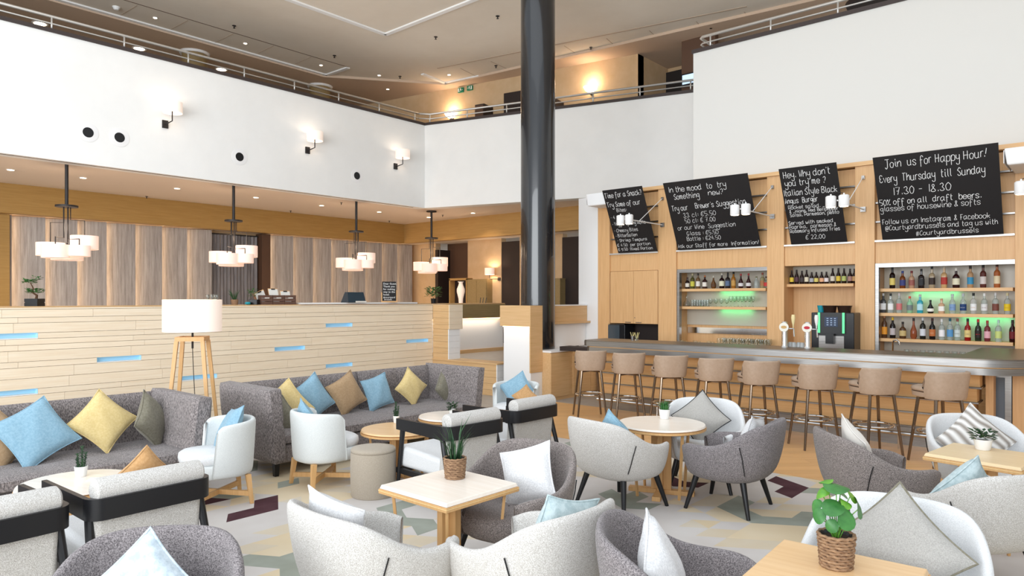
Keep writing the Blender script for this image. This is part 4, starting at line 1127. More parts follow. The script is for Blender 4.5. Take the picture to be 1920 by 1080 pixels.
bot = [(90, 655, 'tall', (90, 60, 40), (226, 150, 50), (180, 120, 80), 'liqueur bottle with orange label, left end of lowest shelf', None),
       (166, 677, 'round', (30, 24, 24), (190, 180, 180), (220, 180, 40), 'dark liqueur bottle with yellow neck and pink-white label', None),
       (259, 715, 'wide', (86, 56, 34), (200, 176, 120), (40, 34, 30), 'squat brown square liqueur bottle with tan label', None),
       (359, 677, 'bulb', (150, 80, 50), None, (36, 22, 20), 'round-bellied cognac bottle with dark cap', None),
       (443, 670, 'tall', (36, 36, 30), (214, 216, 222), (210, 214, 216), 'dark bottle with tall silver-white label', None),
       (531, 672, 'round', (24, 22, 22), (190, 110, 60), (60, 20, 16), 'dark cream liqueur bottle with copper oval label', ('BAILEYS', (240, 220, 180))),
       (618, 678, 'tall', CL, (244, 240, 240), (236, 236, 236), 'clear rum bottle with white label and white cap on the lowest shelf', None),
       (694, 668, 'tall', CL, (90, 150, 200), (30, 90, 110), 'clear vodka bottle with blue mountain label', None),
       (763, 668, 'tall', CL, (206, 216, 214), (150, 80, 70), 'clear vodka bottle with grey-green lettering', ('VODKA', (40, 60, 60))),
       (857, 665, 'round', RD, (226, 200, 130), (26, 20, 20), 'bright red bitter bottle with cream label', ('CAMPARI', (30, 40, 90))),
       (953, 667, 'round', (40, 50, 36), (40, 28, 28), (200, 40, 40), 'dark green bottle with red cap', ('GET 27', (220, 40, 40))),
       (1038, 677, 'tall', (120, 50, 56), (226, 170, 180), (170, 60, 50), 'pink-red bottle with round pink label', None),
       (1140, 668, 'tall', CL, (200, 214, 130), (190, 220, 210), 'clear bottle with green and white label', None),
       (1270, 665, 'round', (50, 14, 18), (110, 30, 36), (40, 16, 18), 'deep red bottle at the right end of the lowest shelf', None)]
for x, ty, typ, body, lc, cc, lab, pr in bot:
    bottle(Z(x), ty, 870, s4[2], YB + 0.2, typ, body, lc, cc, lab, pr, 'bottles on the lowest right-hand shelf')
Z3 = lambda X_: 1440 + X_ / 4.908
beer = [(219, 215, (226, 196, 70), 'first beer bottle from the left with round yellow label'), (264, 210, (90, 60, 70), 'second beer bottle from the left with dull purple label'),
        (312, 220, (70, 60, 60), 'third beer bottle from the left with dark label'), (355, 213, (226, 216, 190), 'fourth beer bottle from the left with cream label'),
        (402, 237, (170, 170, 180), 'short beer bottle with silver-grey label'), (445, 240, (216, 200, 110), 'short beer bottle with yellow-green label'),
        (494, 237, (226, 170, 130), 'short beer bottle with salmon label'), (538, 237, (230, 220, 220), 'short beer bottle with white and red label'),
        (595, 200, (216, 206, 190), 'tall beer bottle with small white label'), (648, 200, (222, 190, 70), 'tall beer bottle with yellow diamond label'),
        (700, 202, (180, 190, 110), 'tall beer bottle with light green label'), (755, 207, (170, 130, 120), 'tall beer bottle with round brown and white label'), (796, 207, (190, 150, 100), 'last beer bottle half hidden by the pilaster')]
for x, ty, lc, lab in beer:
    bottle(Z3(x), ty, 342, s3[0], YB + 0.2, 'beer', (38, 18, 12), lc, (40, 30, 26), lab, group='beer bottles on the centre shelf', scale=4.908)
Z2 = lambda X_: 1240 + X_ / 4.908
lq = [(240, 270, 'round', (40, 22, 18), (230, 222, 210), (60, 30, 26), 'dark bottle with white label, first on the left bottle shelf'), (287, 235, 'tall', (90, 84, 40), (206, 200, 80), (200, 190, 150), 'slim bottle with lime yellow label'),
      (338, 235, 'tall', (120, 90, 60), (232, 226, 216), (30, 26, 26), 'tall bottle with white label and black cap on the left shelf'), (401, 255, 'square', (54, 22, 16), (232, 226, 216), (190, 110, 50), 'square dark red bottle with slanted white label and orange cap'),
      (480, 260, 'bulb', (110, 70, 30), (90, 60, 36), (210, 205, 190), 'bell-shaped cognac bottle with glass stopper'), (557, 235, 'wide', (40, 20, 20), (228, 226, 196), (210, 205, 190), 'wide dark bottle with cream shield label on the left shelf'),
      (612, 230, 'square', (40, 30, 28), (90, 110, 140), (20, 20, 20), 'dark bottle with grey-blue label and black cap'), (664, 225, 'round', (170, 110, 40), (196, 150, 80), (24, 20, 18), 'golden rum bottle with round gold emblem'),
      (732, 243, 'bulb', (56, 20, 20), (220, 216, 216), (170, 40, 40), 'round orange liqueur bottle with red neck, left of two alike'), (803, 240, 'bulb', (56, 20, 20), (220, 216, 216), (170, 40, 40), 'round orange liqueur bottle with red neck, right of two alike'),
      (875, 268, 'round', CL, None, (120, 120, 90), 'small clear tequila bottle with round stopper'), (931, 235, 'tall', (160, 150, 110), (170, 120, 80), (140, 60, 40), 'tall bottle with brown patterned label beside the pilaster'), (966, 270, 'round', (200, 200, 180), (200, 60, 60), (60, 40, 30), 'clear bottle with red label half hidden by the pilaster')]
for x, ty, typ, body, lc, cc, lab in lq:
    bottle(Z2(x), ty, 377, s2[0], YB + 0.2, typ, body, lc, cc, lab, group='bottles on the left-hand shelf', scale=4.908)


def glass_proto(kind):
    if kind == 'tumbler': pr = [(.028, 0), (.030, .004), (.033, .11), (.031, .11), (.028, .012), (.001, .010)]
    elif kind == 'wine': pr = [(.033, 0), (.033, .003), (.006, .008), (.004, .02), (.004, .075), (.018, .088), (.034, .12), (.033, .15), (.029, .175), (.0275, .175), (.0315, .15), (.032, .12), (.016, .09), (.001, .086)]
    else: pr = [(.03, 0), (.03, .003), (.006, .008), (.004, .02), (.004, .05), (.022, .06), (.04, .1), (.036, .13), (.0345, .13), (.038, .1), (.02, .063), (.001, .058)]
    o = obj('drinking_glass' if kind == 'tumbler' else 'wine_glass', MB().lathe(pr, 14, cap=True), M['glass'], None, smooth='auto')
    return o


def glasses(kind, pts, label, group, cat='glass'):
    p = None
    for x, y, z in pts:
        if p is None: p = glass_proto(kind); tag(p, label, cat, group)
        else:
            q = p.copy(); COL.objects.link(q); q.location = (x, y, z); continue
        p.location = (x, y, z)


gs = s2[1]
glasses('tumbler', [(bx(Z2(285 + 23 * k), YB + .2 + .12 * (k % 2)), YB + .2 + .12 * (k % 2), gs + .001) for k in range(7)], 'straight clear tumbler on the glass shelf', 'tumblers on the glass shelf')
glasses('balloon', [(bx(Z2(452 + 50 * k), YB + .19), YB + .19, gs + .001) for k in range(4)], 'clear balloon glass standing mid shelf', 'balloon glasses on the glass shelf')
glasses('wine', [(bx(Z2(640 + 34 * k), YB + .2 + .1 * (k % 2)), YB + .2 + .1 * (k % 2), gs + .001) for k in range(7)], 'stemmed clear glass at the right of the glass shelf', 'stem glasses on the glass shelf')
car = obj('carafe', MB().lathe([(.05, 0), (.062, .02), (.055, .06), (.02, .11), (.014, .19), (.02, .2), (.018, .2), (.012, .19), (.017, .11), (.05, .06), (.05, .012), (.001, .01)], 20), M['glass'], smooth='auto', loc=(bx(Z2(233), YB + .2), YB + .2, gs + .001))
tag(car, 'round-bellied glass carafe at the left of the glass shelf', 'carafe')
glasses('tumbler', [(bx(1277 + 13 * k, YB - .2), YB - .2 - .12 * (k % 2), .901) for k in range(6)], 'clear tumbler behind the bar at the left of the back worktop', 'tumblers on the back worktop')
glasses('wine', [(bx(1350 + 8.6 * (k % 11), YB - .3), YB - .34 + .1 * (k // 11) + .03 * (k % 2), .901) for k in range(33)], 'upright stem glass on the back worktop', 'stem glasses on the back worktop')
glasses('tumbler', [(bx(1700 + 15 * k, YB - .15), YB - .15, .901) for k in range(12)], 'low clear glass on the worktop under the bottle shelves', 'glasses under the bottle shelves')

# taps
def tap(px, Y, lab, medc, knob):
    X = bx(px, Y)
    t = thing('beer_tap', lab, 'beer tap', (X, Y, 1.0755), R(10))
    obj('tower', MB().lathe([(.045, 0), (.042, .01), (.036, .03), (.036, .31), (.03, .33)], 24), M['chrome'], t, smooth='auto')
    q = Matrix.Translation((0, -.040, .26)) @ Matrix.Rotation(R(90), 4, 'X')
    md = MB().lathe([(.058, 0), (.058, .012)], 28); md.v = [tuple(q @ Vector(p)) for p in md.v]
    mo = obj('medallion', md, cm((232, 228, 215), .4), t, smooth='auto')
    q2 = q @ Matrix.Translation((0, 0, .0135)); me_ = MB().lathe([(.035, 0), (.035, .001)], 24, sy=.55); me_.v = [tuple(q2 @ Vector(p)) for p in me_.v]
    obj('emblem', me_, cm(medc, .5), mo)
    obj('spout', MB().tube([(.035, 0, .24), (.11, 0, .24), (.115, -.0, .14)], .010, 8), M['chrome'], t, smooth='auto')
    obj('handle', MB().lathe([(.006, .25), (.008, .28), (.02, .33), (.026, .38), (.02, .42)], 14, (.105, 0)), cm(knob, .4), t, smooth='auto')
    return t


tap(1471, 9.05, 'chrome beer tap tower with cream round badge, left of two', (200, 160, 100), (232, 214, 160))
tap(1514, 9.05, 'chrome beer tap tower with red and white badge, right of two', (190, 30, 50), (238, 236, 232))
# espresso machine
X = bx(1560, YB - .3)
t = thing('coffee_machine', 'black automatic coffee machine with green light strips and bean hoppers', 'coffee machine', (X, YB - .2, .9005))
obj('body', MB().box(-.28, .30, -.12, .19, 0, .60), M['plas_b'], t, bevel=.01)
obj('front_panel', MB().box(-.19, .19, -.14, -.121, .30, .60), M['plas_b'], t)
obj('display', MB().box(-.09, .09, -.144, -.1405, .40, .54), cm((40, 56, 84), .3), t)
g = MB()
for i in range(4):
    for j in range(3): g.box(-.06 + j * .05, -.035 + j * .05, -.1465, -.1445, .42 + i * .03, .432 + i * .03)
obj('icons', g, cm((170, 190, 220), .4), t)
for x in (-.165, .165): obj('light_strip', MB().box(x - .014, x + .014, -.15, -.1405, .31, .60), M['neon'], t)
obj('drip_panel', MB().box(-.17, .17, -.135, -.1205, .0, .27), M['brushed'], t)
obj('spout', MB().box(-.06, .05, -.2, -.136, .16, .30), M['plas_b'], t)
for x in (-.06, .14): obj('bean_hopper', MB().lathe([(.08, .60), (.095, .68), (.105, .70)], 24, (x, .0)), cm((60, 44, 38), .2, .3), t, smooth='auto')
t = tag(obj('cup', MB().lathe([(.04, 0), (.055, .1), (.05, .1), (.037, .008)], 20), M['teal'], loc=(bx(1526, YB - .2), YB - .2, 1.503), smooth='auto'), 'teal cup standing on top of the coffee machine', 'cup')
t.location = (X - .2, YB - .13, 1.5015)
# small fridge, muddlers, faucet, lamps in niche
X = bx(1165, YB + .15)
t = thing('mini_fridge', 'small black box fridge in the niche under the oak cupboard', 'fridge', (X, YB + .1, .9005))
obj('body', MB().box(-.18, .17, -.1, .2, 0, .33), M['plas_b'], t, bevel=.008)
obj('door', MB().box(-.18, .06, -.115, -.101, .01, .32), M['glassd'], t)
obj('top_edge', MB().box(-.18, .17, -.12, -.1, .331, .337), M['brushed'], t)
for i, px in enumerate((1186, 1194)):
    t = thing('tool_cup', ('cup of bar tools on the counter, left of two', 'cup of bar tools on the counter, right of two')[i], 'tool cup', (bx(px, 9.15), 9.15, 1.0755))
    obj('cup', MB().lathe([(.022, 0), (.028, .06), (.025, .06), (.02, .005)], 14), M['glass'] if i else M['brushed'], t, smooth='auto')
    for a in (-.3, .1, .35): obj('tool', MB().tube([(0, 0, .01), (a * .12, 0, .115)], .005, 6), cm((206, 190, 130), .4), t)
t = thing('faucet', 'chrome gooseneck faucet behind the bar under the bottle shelves', 'faucet', (bx(1674, 9.6), YB - .28, .9005))
t.location = (bx(1674, YB - .28), YB - .28, .9005)
obj('spout', MB().tube([(0, 0, 0), (0, 0, .2), (.015, -.01, .235), (.05, -.02, .245), (.08, -.03, .22), (.085, -.03, .18)], .012, 10), M['chrome'], t, smooth='auto')
obj('base', MB().lathe([(.025, 0), (.02, .03)], 16), M['chrome'], t, smooth='auto')
t = thing('ice_cup_stack', 'heap of upturned clear cups between the two beer taps', 'cups', (bx(1493, 9.3), 9.2, 1.0755))
for k in range(5): obj('cup', MB().lathe([(.034, 0), (.025, .06), (.001, .062)], 14, (-.1 + .052 * k, .03 * (k % 2))), cm((215, 220, 222), .2, .5), t, smooth='auto')

# ================================================================== RECEPTION DESK ITEMS
ZR = 1.5955
def rx(px): return onX(px, -11.35)[0]
def leafy(t, n, h, r, mt_, seed, size=.03, z0=0.0, name='foliage'):
    rd = random.Random(seed)
    g = MB()
    for k in range(n):
        a = rd.uniform(0, 2 * PI); q = rd.random() ** .5 * r; z = z0 + rd.uniform(.15, 1) * h
        c = Vector((q * math.cos(a), q * math.sin(a), z)); s = size * rd.uniform(.7, 1.2)
        d = Vector((math.cos(a), math.sin(a), rd.uniform(-.2, .8))).normalized(); w = d.cross(Vector((0, 0, 1))).normalized(); up = w.cross(d)
        g.add([c, c + d * s * .5 + w * s * .35 + up * s * .08, c + d * s, c + d * s * .5 - w * s * .35 + up * s * .08, c + d * s * .5 - up * .002], [(0, 4, 1), (1, 4, 2), (2, 4, 3), (3, 4, 0)])
    return obj(name, g, mt_, t)


t = thing('bonsai', 'bonsai tree in a square black pot, left end of the reception counter', 'plant', (-11.35, rx(65), ZR), HEAD)
obj('pot', MB().box(-.09, .09, -.08, .08, 0, .045).box(-.085, .085, -.075, .075, .045, .06).box(-.09, .09, -.08, .08, .06, .105), M['plas_b'], t)
obj('trunk', MB().tube([(0.02, 0, .1), (.03, 0, .15), (-.03, 0, .19), (-.02, 0, .25), (-.06, 0, .33)], [.018, .016, .012, .009, .005], 8), cm((92, 64, 44), .8), t, smooth='auto')
leafy(t, 110, .07, .09, M['leaf'], 1, .045, .17); f2 = leafy(t, 100, .06, .07, M['leaf'], 2, .04, .31); f2.location = (-.07, 0, 0)
f2 = leafy(t, 30, .05, .05, M['leaf'], 4, .035, .36); f2.location = (.03, 0, 0)
t = thing('potted_aloe', 'small aloe in a brown pot behind the floor lamp on the reception counter', 'plant', (-11.35, rx(440), ZR))
obj('pot', MB().lathe([(.05, 0), (.06, .09), (.055, .09)], 20), M['basket'], t, smooth='auto')
g = MB(); rd = random.Random(5)
for k in range(14):
    a = rd.uniform(0, 6.28); L = rd.uniform(.1, .19); b_ = Vector((math.cos(a), math.sin(a), 0)); 
    g.tube([b_ * .02 + Vector((0, 0, .08)), b_ * .06 + Vector((0, 0, .08 + L * .6)), b_ * .11 + Vector((0, 0, .08 + L))], [.008, .006, .001], 5)
obj('leaves', g, M['leaf3'], t)
t = thing('bonsai', 'leafy bonsai in a black pot beside the paper crates', 'plant', (-11.3, rx(474), ZR), HEAD)
obj('pot', MB().box(-.075, .075, -.07, .07, 0, .09), M['plas_b'], t, bevel=.006)
obj('trunk', MB().tube([(0.03, 0, .08), (.0, 0, .13), (-.03, 0, .2)], [.016, .012, .006], 8), cm((140, 100, 76), .8), t)
f2 = leafy(t, 90, .16, .07, M['leaf'], 8, .035, .11); f2.location = (-.03, 0, 0)
tag(obj('paper_ball', MB().lathe([(.015, 0), (.045, .012), (.05, .03), (.03, .048)], 16), M['teal'], loc=(-11.25, rx(459), ZR), smooth=True), 'small teal dish on the reception counter left of the leafy bonsai', 'dish')
for i, (a, b2) in enumerate(((483, 505), (505, 527), (527, 549))):
    y0, y1 = rx(a), rx(b2)
    t = thing('crate', ('brown wooden crate, left of three on the reception counter', 'brown wooden crate, middle of three on the reception counter', 'brown wooden crate, right of three on the reception counter')[i], 'crate', (-11.35, (y0 + y1) / 2, ZR))
    w = (y1 - y0) / 2 - .004
    for z in (0, .058, .116): obj('slat', MB().box(.11, .12, -w, w, z + .002, z + .05), M['crate'], t); obj('slat', MB().box(-.12, -.11, -w, w, z + .002, z + .05), M['crate'], t)
    obj('side', MB().box(-.11, .11, -w, -w + .01, 0, .166).box(-.11, .11, w - .01, w, 0, .166).box(-.11, .11, -w + .01, w - .01, 0, .01), M['crate'], t)
    obj('card_holder', MB().box(.1205, .124, -w * .4, w * .4, .11, .125), M['paper'], t)
    cb_ = thing('clipboard', ('tilted clipboard in the left crate', 'large clipboard with white sheets in the middle crate', 'clipboard with white sheets in the right crate')[i], 'clipboard', (-11.35, (y0 + y1) / 2, ZR + .012))
    mt4 = Matrix.Rotation(R(-18 if i else 0), 4, 'Y') @ Matrix.Rotation(R(22 if i == 0 else 0), 4, 'X')
    obj('backing', MB().box(-.006, 0, -w * .85, w * .85, .03, (.24, .29, .25)[i], mtx=mt4), M['oak'], cb_)
    obj('paper', MB().box(.001, .006, -w * .8, w * .8, .03, (.225, .275, .235)[i], mtx=mt4), M['paper'], cb_)
    obj('clip', MB().box(.007, .016, -.035, .035, (.215, .262, .222)[i], (.235, .282, .242)[i], mtx=mt4), M['iron'], cb_)
t = thing('payment_terminal', 'dark slanted screen terminal on the white counter top', 'terminal', (-11.2, rx(655), ZR + .03), R(0))
obj('housing', MB().add([(.12, -.22, 0), (.12, .2, 0), (-.12, .2, 0), (-.12, -.22, 0), (.03, -.17, .2), (.03, .2, .2), (-.06, .2, .2), (-.06, -.17, .2)], [(3, 2, 1, 0), (4, 5, 6, 7), (0, 1, 5, 4), (1, 2, 6, 5), (2, 3, 7, 6), (3, 0, 4, 7)]), cm((42, 58, 70), .4), t)
obj('mark', MB().box(-.0, .06, -.02, .06, .201, .202), M['paper'], t)
obj('foot', MB().box(.121, .13, -.05, .2, .0, .03), M['paper'], t)
t = thing('chalk_sign', 'small chalk sign in a wooden stand on the white counter top', 'sign', (-11.15, rx(718), ZR + .03), R(60))
obj('board', MB().box(-.14, .14, -.008, .008, .03, .42), M['board'], t)
text_mesh([('Dear Guest,', -.12, .36, .052), ('Thank you', -.12, .305, .052), ('for making', -.12, .25, .052), ('way to the', -.12, .195, .052), ('hotel.', -.12, .14, .052), ('#courtyard', -.12, .085, .05), ('brussels', -.1, .045, .045)], M['chalk'], t, off=.002, mtx=Matrix.Translation((0, -.010, 0)))
obj('stand', MB().box(-.16, -.142, -.02, .02, 0, .2).box(.142, .16, -.02, .02, 0, .25).box(-.16, .16, -.03, .03, 0, .028), M['oak'], t)
t = thing('potted_plant', 'leafy green plant in a dark pot on the counter left of the dark doorway', 'plant', (-11.4, rx(813), ZR))
t.location = (-11.4, onX(813, -11.4)[0], ZR)
obj('pot', MB().lathe([(.055, 0), (.065, .11), (.055, .11)], 20), M['plas_b'], t, smooth='auto')
leafy(t, 130, .24, .15, M['leaf'], 11, .075, .1)
obj('stems', MB().tube([(0, 0, .1), (.02, .02, .25), (.05, .0, .36)], .005, 5).tube([(0, 0, .1), (-.03, -.05, .22), (-.05, -.1, .3)], .004, 5), M['leaf3'], t)
tg = None
for k, (px, lab) in enumerate(((389, 0), (397, 0), (403, 0), (407, 0))):
    g_ = glass_proto('wine'); g_.location = (-11.35, rx(px), ZR); tag(g_, 'stem glass on the reception counter just above the lamp shade', 'glass', 'stem glasses above the lamp shade')
for k, px in enumerate((900, 905, 910)):
    o = obj('pen', MB().tube([(0, 0, 0), (.01 * k, .02, .13)], .008, 6), M['plas_b'], loc=(-11.5, onX(px, -11.5)[0], ZR)); tag(o, 'dark upright pen on the far end of the reception counter', 'pen', 'pens on the reception counter')

# ================================================================== LOUNGE FURNITURE
def se(a, rx_, ry_, p=2.6):
    c, s = math.cos(a), math.sin(a); q = (abs(c) ** p + abs(s) ** p) ** (-1 / p)
    return rx_ * q * c, ry_ * q * s


def make_tub(fab, name_label, kind):
    """facing +Y"""
    t = thing('tub_chair', name_label, 'armchair')
    n = 30; rows = []
    for k in range(n + 1):
        u = k / n * 2 - 1                          # -1 .. 1, 0 = back
        a = -PI / 2 + u * R(146)
        e = abs(u)
        # rim height: back high, arms lower, nose of the arm dips
        bk = 1 / (1 + math.exp((e - 0.44) * 15))
        h = 0.555 + 0.205 * bk
        if e > 0.9: h -= (e - 0.9) / 0.1 * 0.035
        xt, yt = se(a, 0.38, 0.365); xb, yb = se(a, 0.25, 0.235)
        yt -= 0.02; yt -= 0.05 * bk
        def L(v, ins=0.0, z=None):
            x = xb + (xt - xb) * v; y = yb + (yt - yb) * v
            l = math.hypot(x, y) or 1
            return (x * (1 - ins / l), y * (1 - ins / l))
        z0 = 0.265
        prof = []
        for v, zf in ((0.0, 0.0), (0.38, 0.05), (0.62, 0.18), (0.78, 0.38), (0.9, 0.62), (0.98, 0.88)):
            x, y = L(v); prof.append((x, y, z0 + (h - z0) * zf))
        x, y = L(1.0, 0.006); prof.append((x, y, h - 0.012))
        x, y = L(1.0, 0.026); prof.append((x, y, h))
        x, y = L(1.0, 0.048); prof.append((x, y, h - 0.012))
        x, y = L(0.97, 0.056); prof.append((x, y, z0 + (h - z0) * .8))
        x, y = L(0.86, 0.056); prof.append((x, y, z0 + (h - z0) * .5))
        x, y = L(0.70, 0.06); prof.append((x, y, 0.36))
        x, y = L(0.35, 0.04); prof.append((x, y, 0.30))
        rows.append(prof)
    b = MB().grid(rows); m_ = len(rows[0])
    # bottom pan + closed ends
    b.f.append(tuple(range(m_))); b.mi.append(0)
    b.f.append(tuple(n * m_ + i for i in range(m_))[::-1]); b.mi.append(0)
    obj('shell', b, fab, t, smooth=True, sub=1)
    s_ = MB()
    pr = [(.30, .262), (.80, .262), (.97, .29), (1.0, .32), (1.0, .365), (.96, .395), (.80, .41), (.4, .415), (.02, .415)]
    rws = []
    for q, z in pr:
        rg = []
        for k in range(37):
            a = 2 * PI * k / 36; x, y = se(a, .295, .30, 2.6)
            if q > .9 and z < .4: x *= .93; y = y * .95
            rg.append((x * q, y * q + .005, z))
        rws.append(rg)
    s_.grid(rws, flip=True)
    obj('seat', s_, fab, t, smooth=True)
    for sx in (-1, 1):
        pth = []
        u = sx * .37; a = -PI / 2 + u * R(146)
        for q in range(4):
            v = (.62, .76, .88, .95)[q]; zf = (.2, .36, .56, .74)[q]
            xt, yt = se(a + sx * .06 * q, .38, .365); xb, yb = se(a + sx * .06 * q, .25, .235)
            x = xb + (xt - xb) * v; y = yb + (yt - .055 - yb) * v
            pth.append((x * 1.004, y * 1.004, .265 + .42 * zf))
        obj('seam', MB().tube(pth, .0035, 6), M['plas_b'], t)
    for sx, sy in ((-1, -1), (1, -1), (1, 1), (-1, 1)):
        obj('leg', MB().tube([(sx * .19, sy * .18, .31), (sx * .265, sy * .255, .012)], [.026, .015], 14), M['black'], t, smooth='auto')
    return t


def cushion(label, mt_, size=.42, th=.15, seed=0, piping=None, name='cushion', pinch=.10, squash=1.0):
    """upright in XZ, front faces +Y; centre at origin"""
    rd = random.Random(seed); N = 14; g = MB(); h = size / 2
    ph = [rd.uniform(0, 6.28) for _ in range(6)]
    def pt(i, j, s):
        u = i / N * 2 - 1; v = j / N * 2 - 1
        pin = 1 - pinch * (1 - abs(u) ** 2) * abs(v) ** 3; pin2 = 1 - pinch * (1 - abs(v) ** 2) * abs(u) ** 3
        x = u * h * pin2; z = v * h * pin * squash
        w = max(0, (1 - u * u) * (1 - v * v)) ** .42 * th / 2
        w *= 1 + .10 * math.sin(3.1 * u + ph[0]) * math.sin(2.7 * v + ph[1]) + .05 * math.sin(7 * u + 4 * v + ph[2])
        return (x, s * w + .008 * math.sin(2 * u + ph[3]) * v, z)
    fr = [[pt(i, j, 1) for j in range(N + 1)] for i in range(N + 1)]
    bk = [[pt(i, j, -1) for j in range(N + 1)] for i in range(N + 1)]
    g.grid(fr); g.grid(bk, flip=True)
    t = tag(obj(name, g, mt_, smooth=True), label, 'cushion')
    rim = [fr[i][0] for i in range(N + 1)] + [fr[N][j] for j in range(1, N + 1)] + [fr[i][N] for i in range(N - 1, -1, -1)] + [fr[0][j] for j in range(N - 1, 0, -1)]
    obj('piping', MB().tube(rim, .0055, 6, closed=True), piping or mt_, t, smooth=True)
    return t


def put(c, base, rz, local, tilt=12, roll=45, yaw=0):
    """place a cushion in the local frame of a seat at base, heading rz"""
    m_ = Matrix.Translation(base) @ Matrix.Rotation(rz, 4, 'Z') @ Matrix.Translation(local) @ Matrix.Rotation(R(yaw), 4, 'Z') @ Matrix.Rotation(R(tilt), 4, 'X') @ Matrix.Rotation(R(roll), 4, 'Y')
    c.rotation_mode = 'XYZ'; c.location = m_.to_translation(); c.rotation_euler = m_.to_euler()


tubs = {}
def tub(fab, px, d, alpha, label, cush=None):
    x, y = atD(px, d); rz = head(alpha)
    if fab not in tubs: t = make_tub(M[fab], label, fab); tubs[fab] = t; t.location = (x, y, 0); t.rotation_euler = (0, 0, rz)
    else: t = dup(tubs[fab], (x, y, 0), rz, label)
    t['group'] = 'tub armchairs of the lounge'
    for c in (cush or []):
        lab, mt_, size, local, tilt, roll, yaw = c[:7]
        cc = cushion(lab, M[mt_], size, .14, seed=int(px), piping=M[c[7]] if len(c) > 7 else None)
        put(cc, (x, y, 0), rz, local, tilt, roll, yaw)
    return t


tub('fab_l', 1165, 5.72, 52, 'light grey tub chair left of the round white table, back to the viewer', [('blue cushion tip showing over the light grey chair left of the round table', 'c_blue', .36, (.04, -.12, .57), 14, 45, 0)])
tub('fab_d', 1366, 5.66, -52, 'dark grey tub chair right of the round white table, back to the viewer', [('white cushion inside the dark chair right of the round table', 'c_white', .36, (-.02, -.19, .585), 14, 10, 0)])
tub('fab_w', 1316, 6.3, 200, 'white tub chair behind the round white table, facing the viewer', [('grey diamond cushion with dark piping on the chair behind the round table', 'c_grey', .38, (.02, -.12, .60), 20, 43, 0, 'plas_b')])
tub('fab_dw', 1650, 5.0, 92, 'brownish grey tub chair seen from its side left of the square oak table', [('silky white cushion propped in the brownish grey side-on chair', 'c_silk', .40, (-.02, -.14, .60), 20, 22, -8)])
tub('fab_w', 1852, 5.35, 188, 'white tub chair behind the square oak table at right', [('striped silver cushion standing on its corner in the chair behind the square oak table', 'c_stripe', .42, (.02, -.14, .58), 16, 45, 0)])
tub('fab_l', 1815, 4.15, -14, 'light grey tub chair in front of the square oak table, back to the viewer', [('pale blue cushion tip peeping over the chair in front of the square oak table', 'c_mist', .36, (-.06, -.02, .56), 25, 45, 0),
    ('crumpled silver cushion behind the pale blue tip', 'c_stripe', .30, (.13, .08, .52), 40, 20, 0)])
tub('fab_w', 1668, 3.02, 215, 'white tub chair beside the pilea table, facing left', [('large grey cushion with piping resting on the white chair beside the pilea', 'c_grey', .42, (-.02, -.06, .60), 28, 45, 0, 'c_olive')])
tub('fab_d', 1312, 2.88, 100, 'dark grey tub chair left of the pilea table, seen from its side', [('white cushion leaning in the dark chair left of the pilea', 'c_white', .36, (.05, -.15, .58), 22, 25, -10)])
tub('fab_l', 716, 3.42, 44, 'light grey tub chair front left of the square white table, back to the viewer', [('white cushion in the chair front left of the square table', 'c_white', .36, (-.10, -.19, .585), 14, 12, 10)])
tub('fab_l', 982, 3.42, -46, 'light grey tub chair front right of the square white table, back to the viewer', [('pale mist blue cushion in the chair front right of the square table', 'c_mist', .36, (.06, -.19, .585), 16, 14, -10)])
tub('fab_dw', 955, 4.32, 212, 'brownish grey tub chair behind the square white table', [('white cushion on the brownish chair behind the square white table', 'c_white', .36, (-.06, -.12, .59), 22, 20, 0)])
tub('fab_d', 240, 2.5, 172, 'dark grey tub chair cut off at the bottom left, facing the viewer', [('large pale blue cushion in the dark chair at the bottom left', 'c_pale', .40, (0, -.10, .55), 24, 45, 0)])


def square_table(cx, cy, rz, topm, label, z=.62, w=.29):
    t = thing('square_table', label, 'table', (cx, cy, 0), rz)
    obj('tabletop', MB().frust((0, 0, z - .022), (0, 0, z), w - .004, w - .004, w - .012, w - .012), M[topm], t, bevel=.004)
    obj('top_frame', MB().box(-w, w, -w, w, z - .05, z - .023), M['leg_w'], t, bevel=.003)
    obj('brass_line', MB().box(-w - .001, w + .001, -w - .001, w + .001, z - .034, z - .031), cm((240, 215, 160), .3), t)
    for a in (0, 90):
        q = Matrix.Rotation(R(a), 4, 'Z')
        obj('post_slab', MB().box(-.075, .075, -.022, .022, .05, z - .051, mtx=q), M['leg_w'], t, bevel=.002)
        obj('foot_bar', MB().box(-.24, .24, -.03, .03, .013, .05, mtx=q), M['leg_w'], t, bevel=.002)
    for a in (45, 135, 225, 315):
        q = Matrix.Rotation(R(a), 4, 'Z')
        p0 = q @ Vector((w * 1.12, 0, z - .05)); p1 = q @ Vector((.27, 0, .014))
        obj('strut', MB().tube([p0, p1], [.012, .011], 4), M['leg_w'], t)
    return t


def table_from(corners, topm, label):
    P_ = [Vector(onZ(px, py, .62)) for px, py in corners]     # left, front, right
    c = (P_[0] + P_[2]) / 2; d = P_[1] - P_[0]
    return square_table(c.x, c.y, math.atan2(d.y, d.x), topm, label), c


T1, c1 = table_from(((715, 909), (843, 946), (968, 905)), 'top_w', 'square white-topped table with woven pot, centre front of the lounge')
T3, c3 = table_from(((1733, 850), (1913, 878), (1960, 853)), 'top_o2', 'square oak table at right with white pot plant')
x, y = onZ(1475, 1010, .62), onZ(1735, 1064, .62)
v = Vector(y) - Vector(x); mdl = (Vector(x) + Vector(y)) / 2; nrm = Vector((v.y, -v.x)).normalized()
if nrm.dot(Vector(ray(1500))) > 0: nrm = -nrm
c4 = mdl + nrm * .29
T4 = square_table(c4.x, c4.y, math.atan2(v.y, v.x), 'top_o', 'square oak table with pilea pot, bottom right of the lounge')


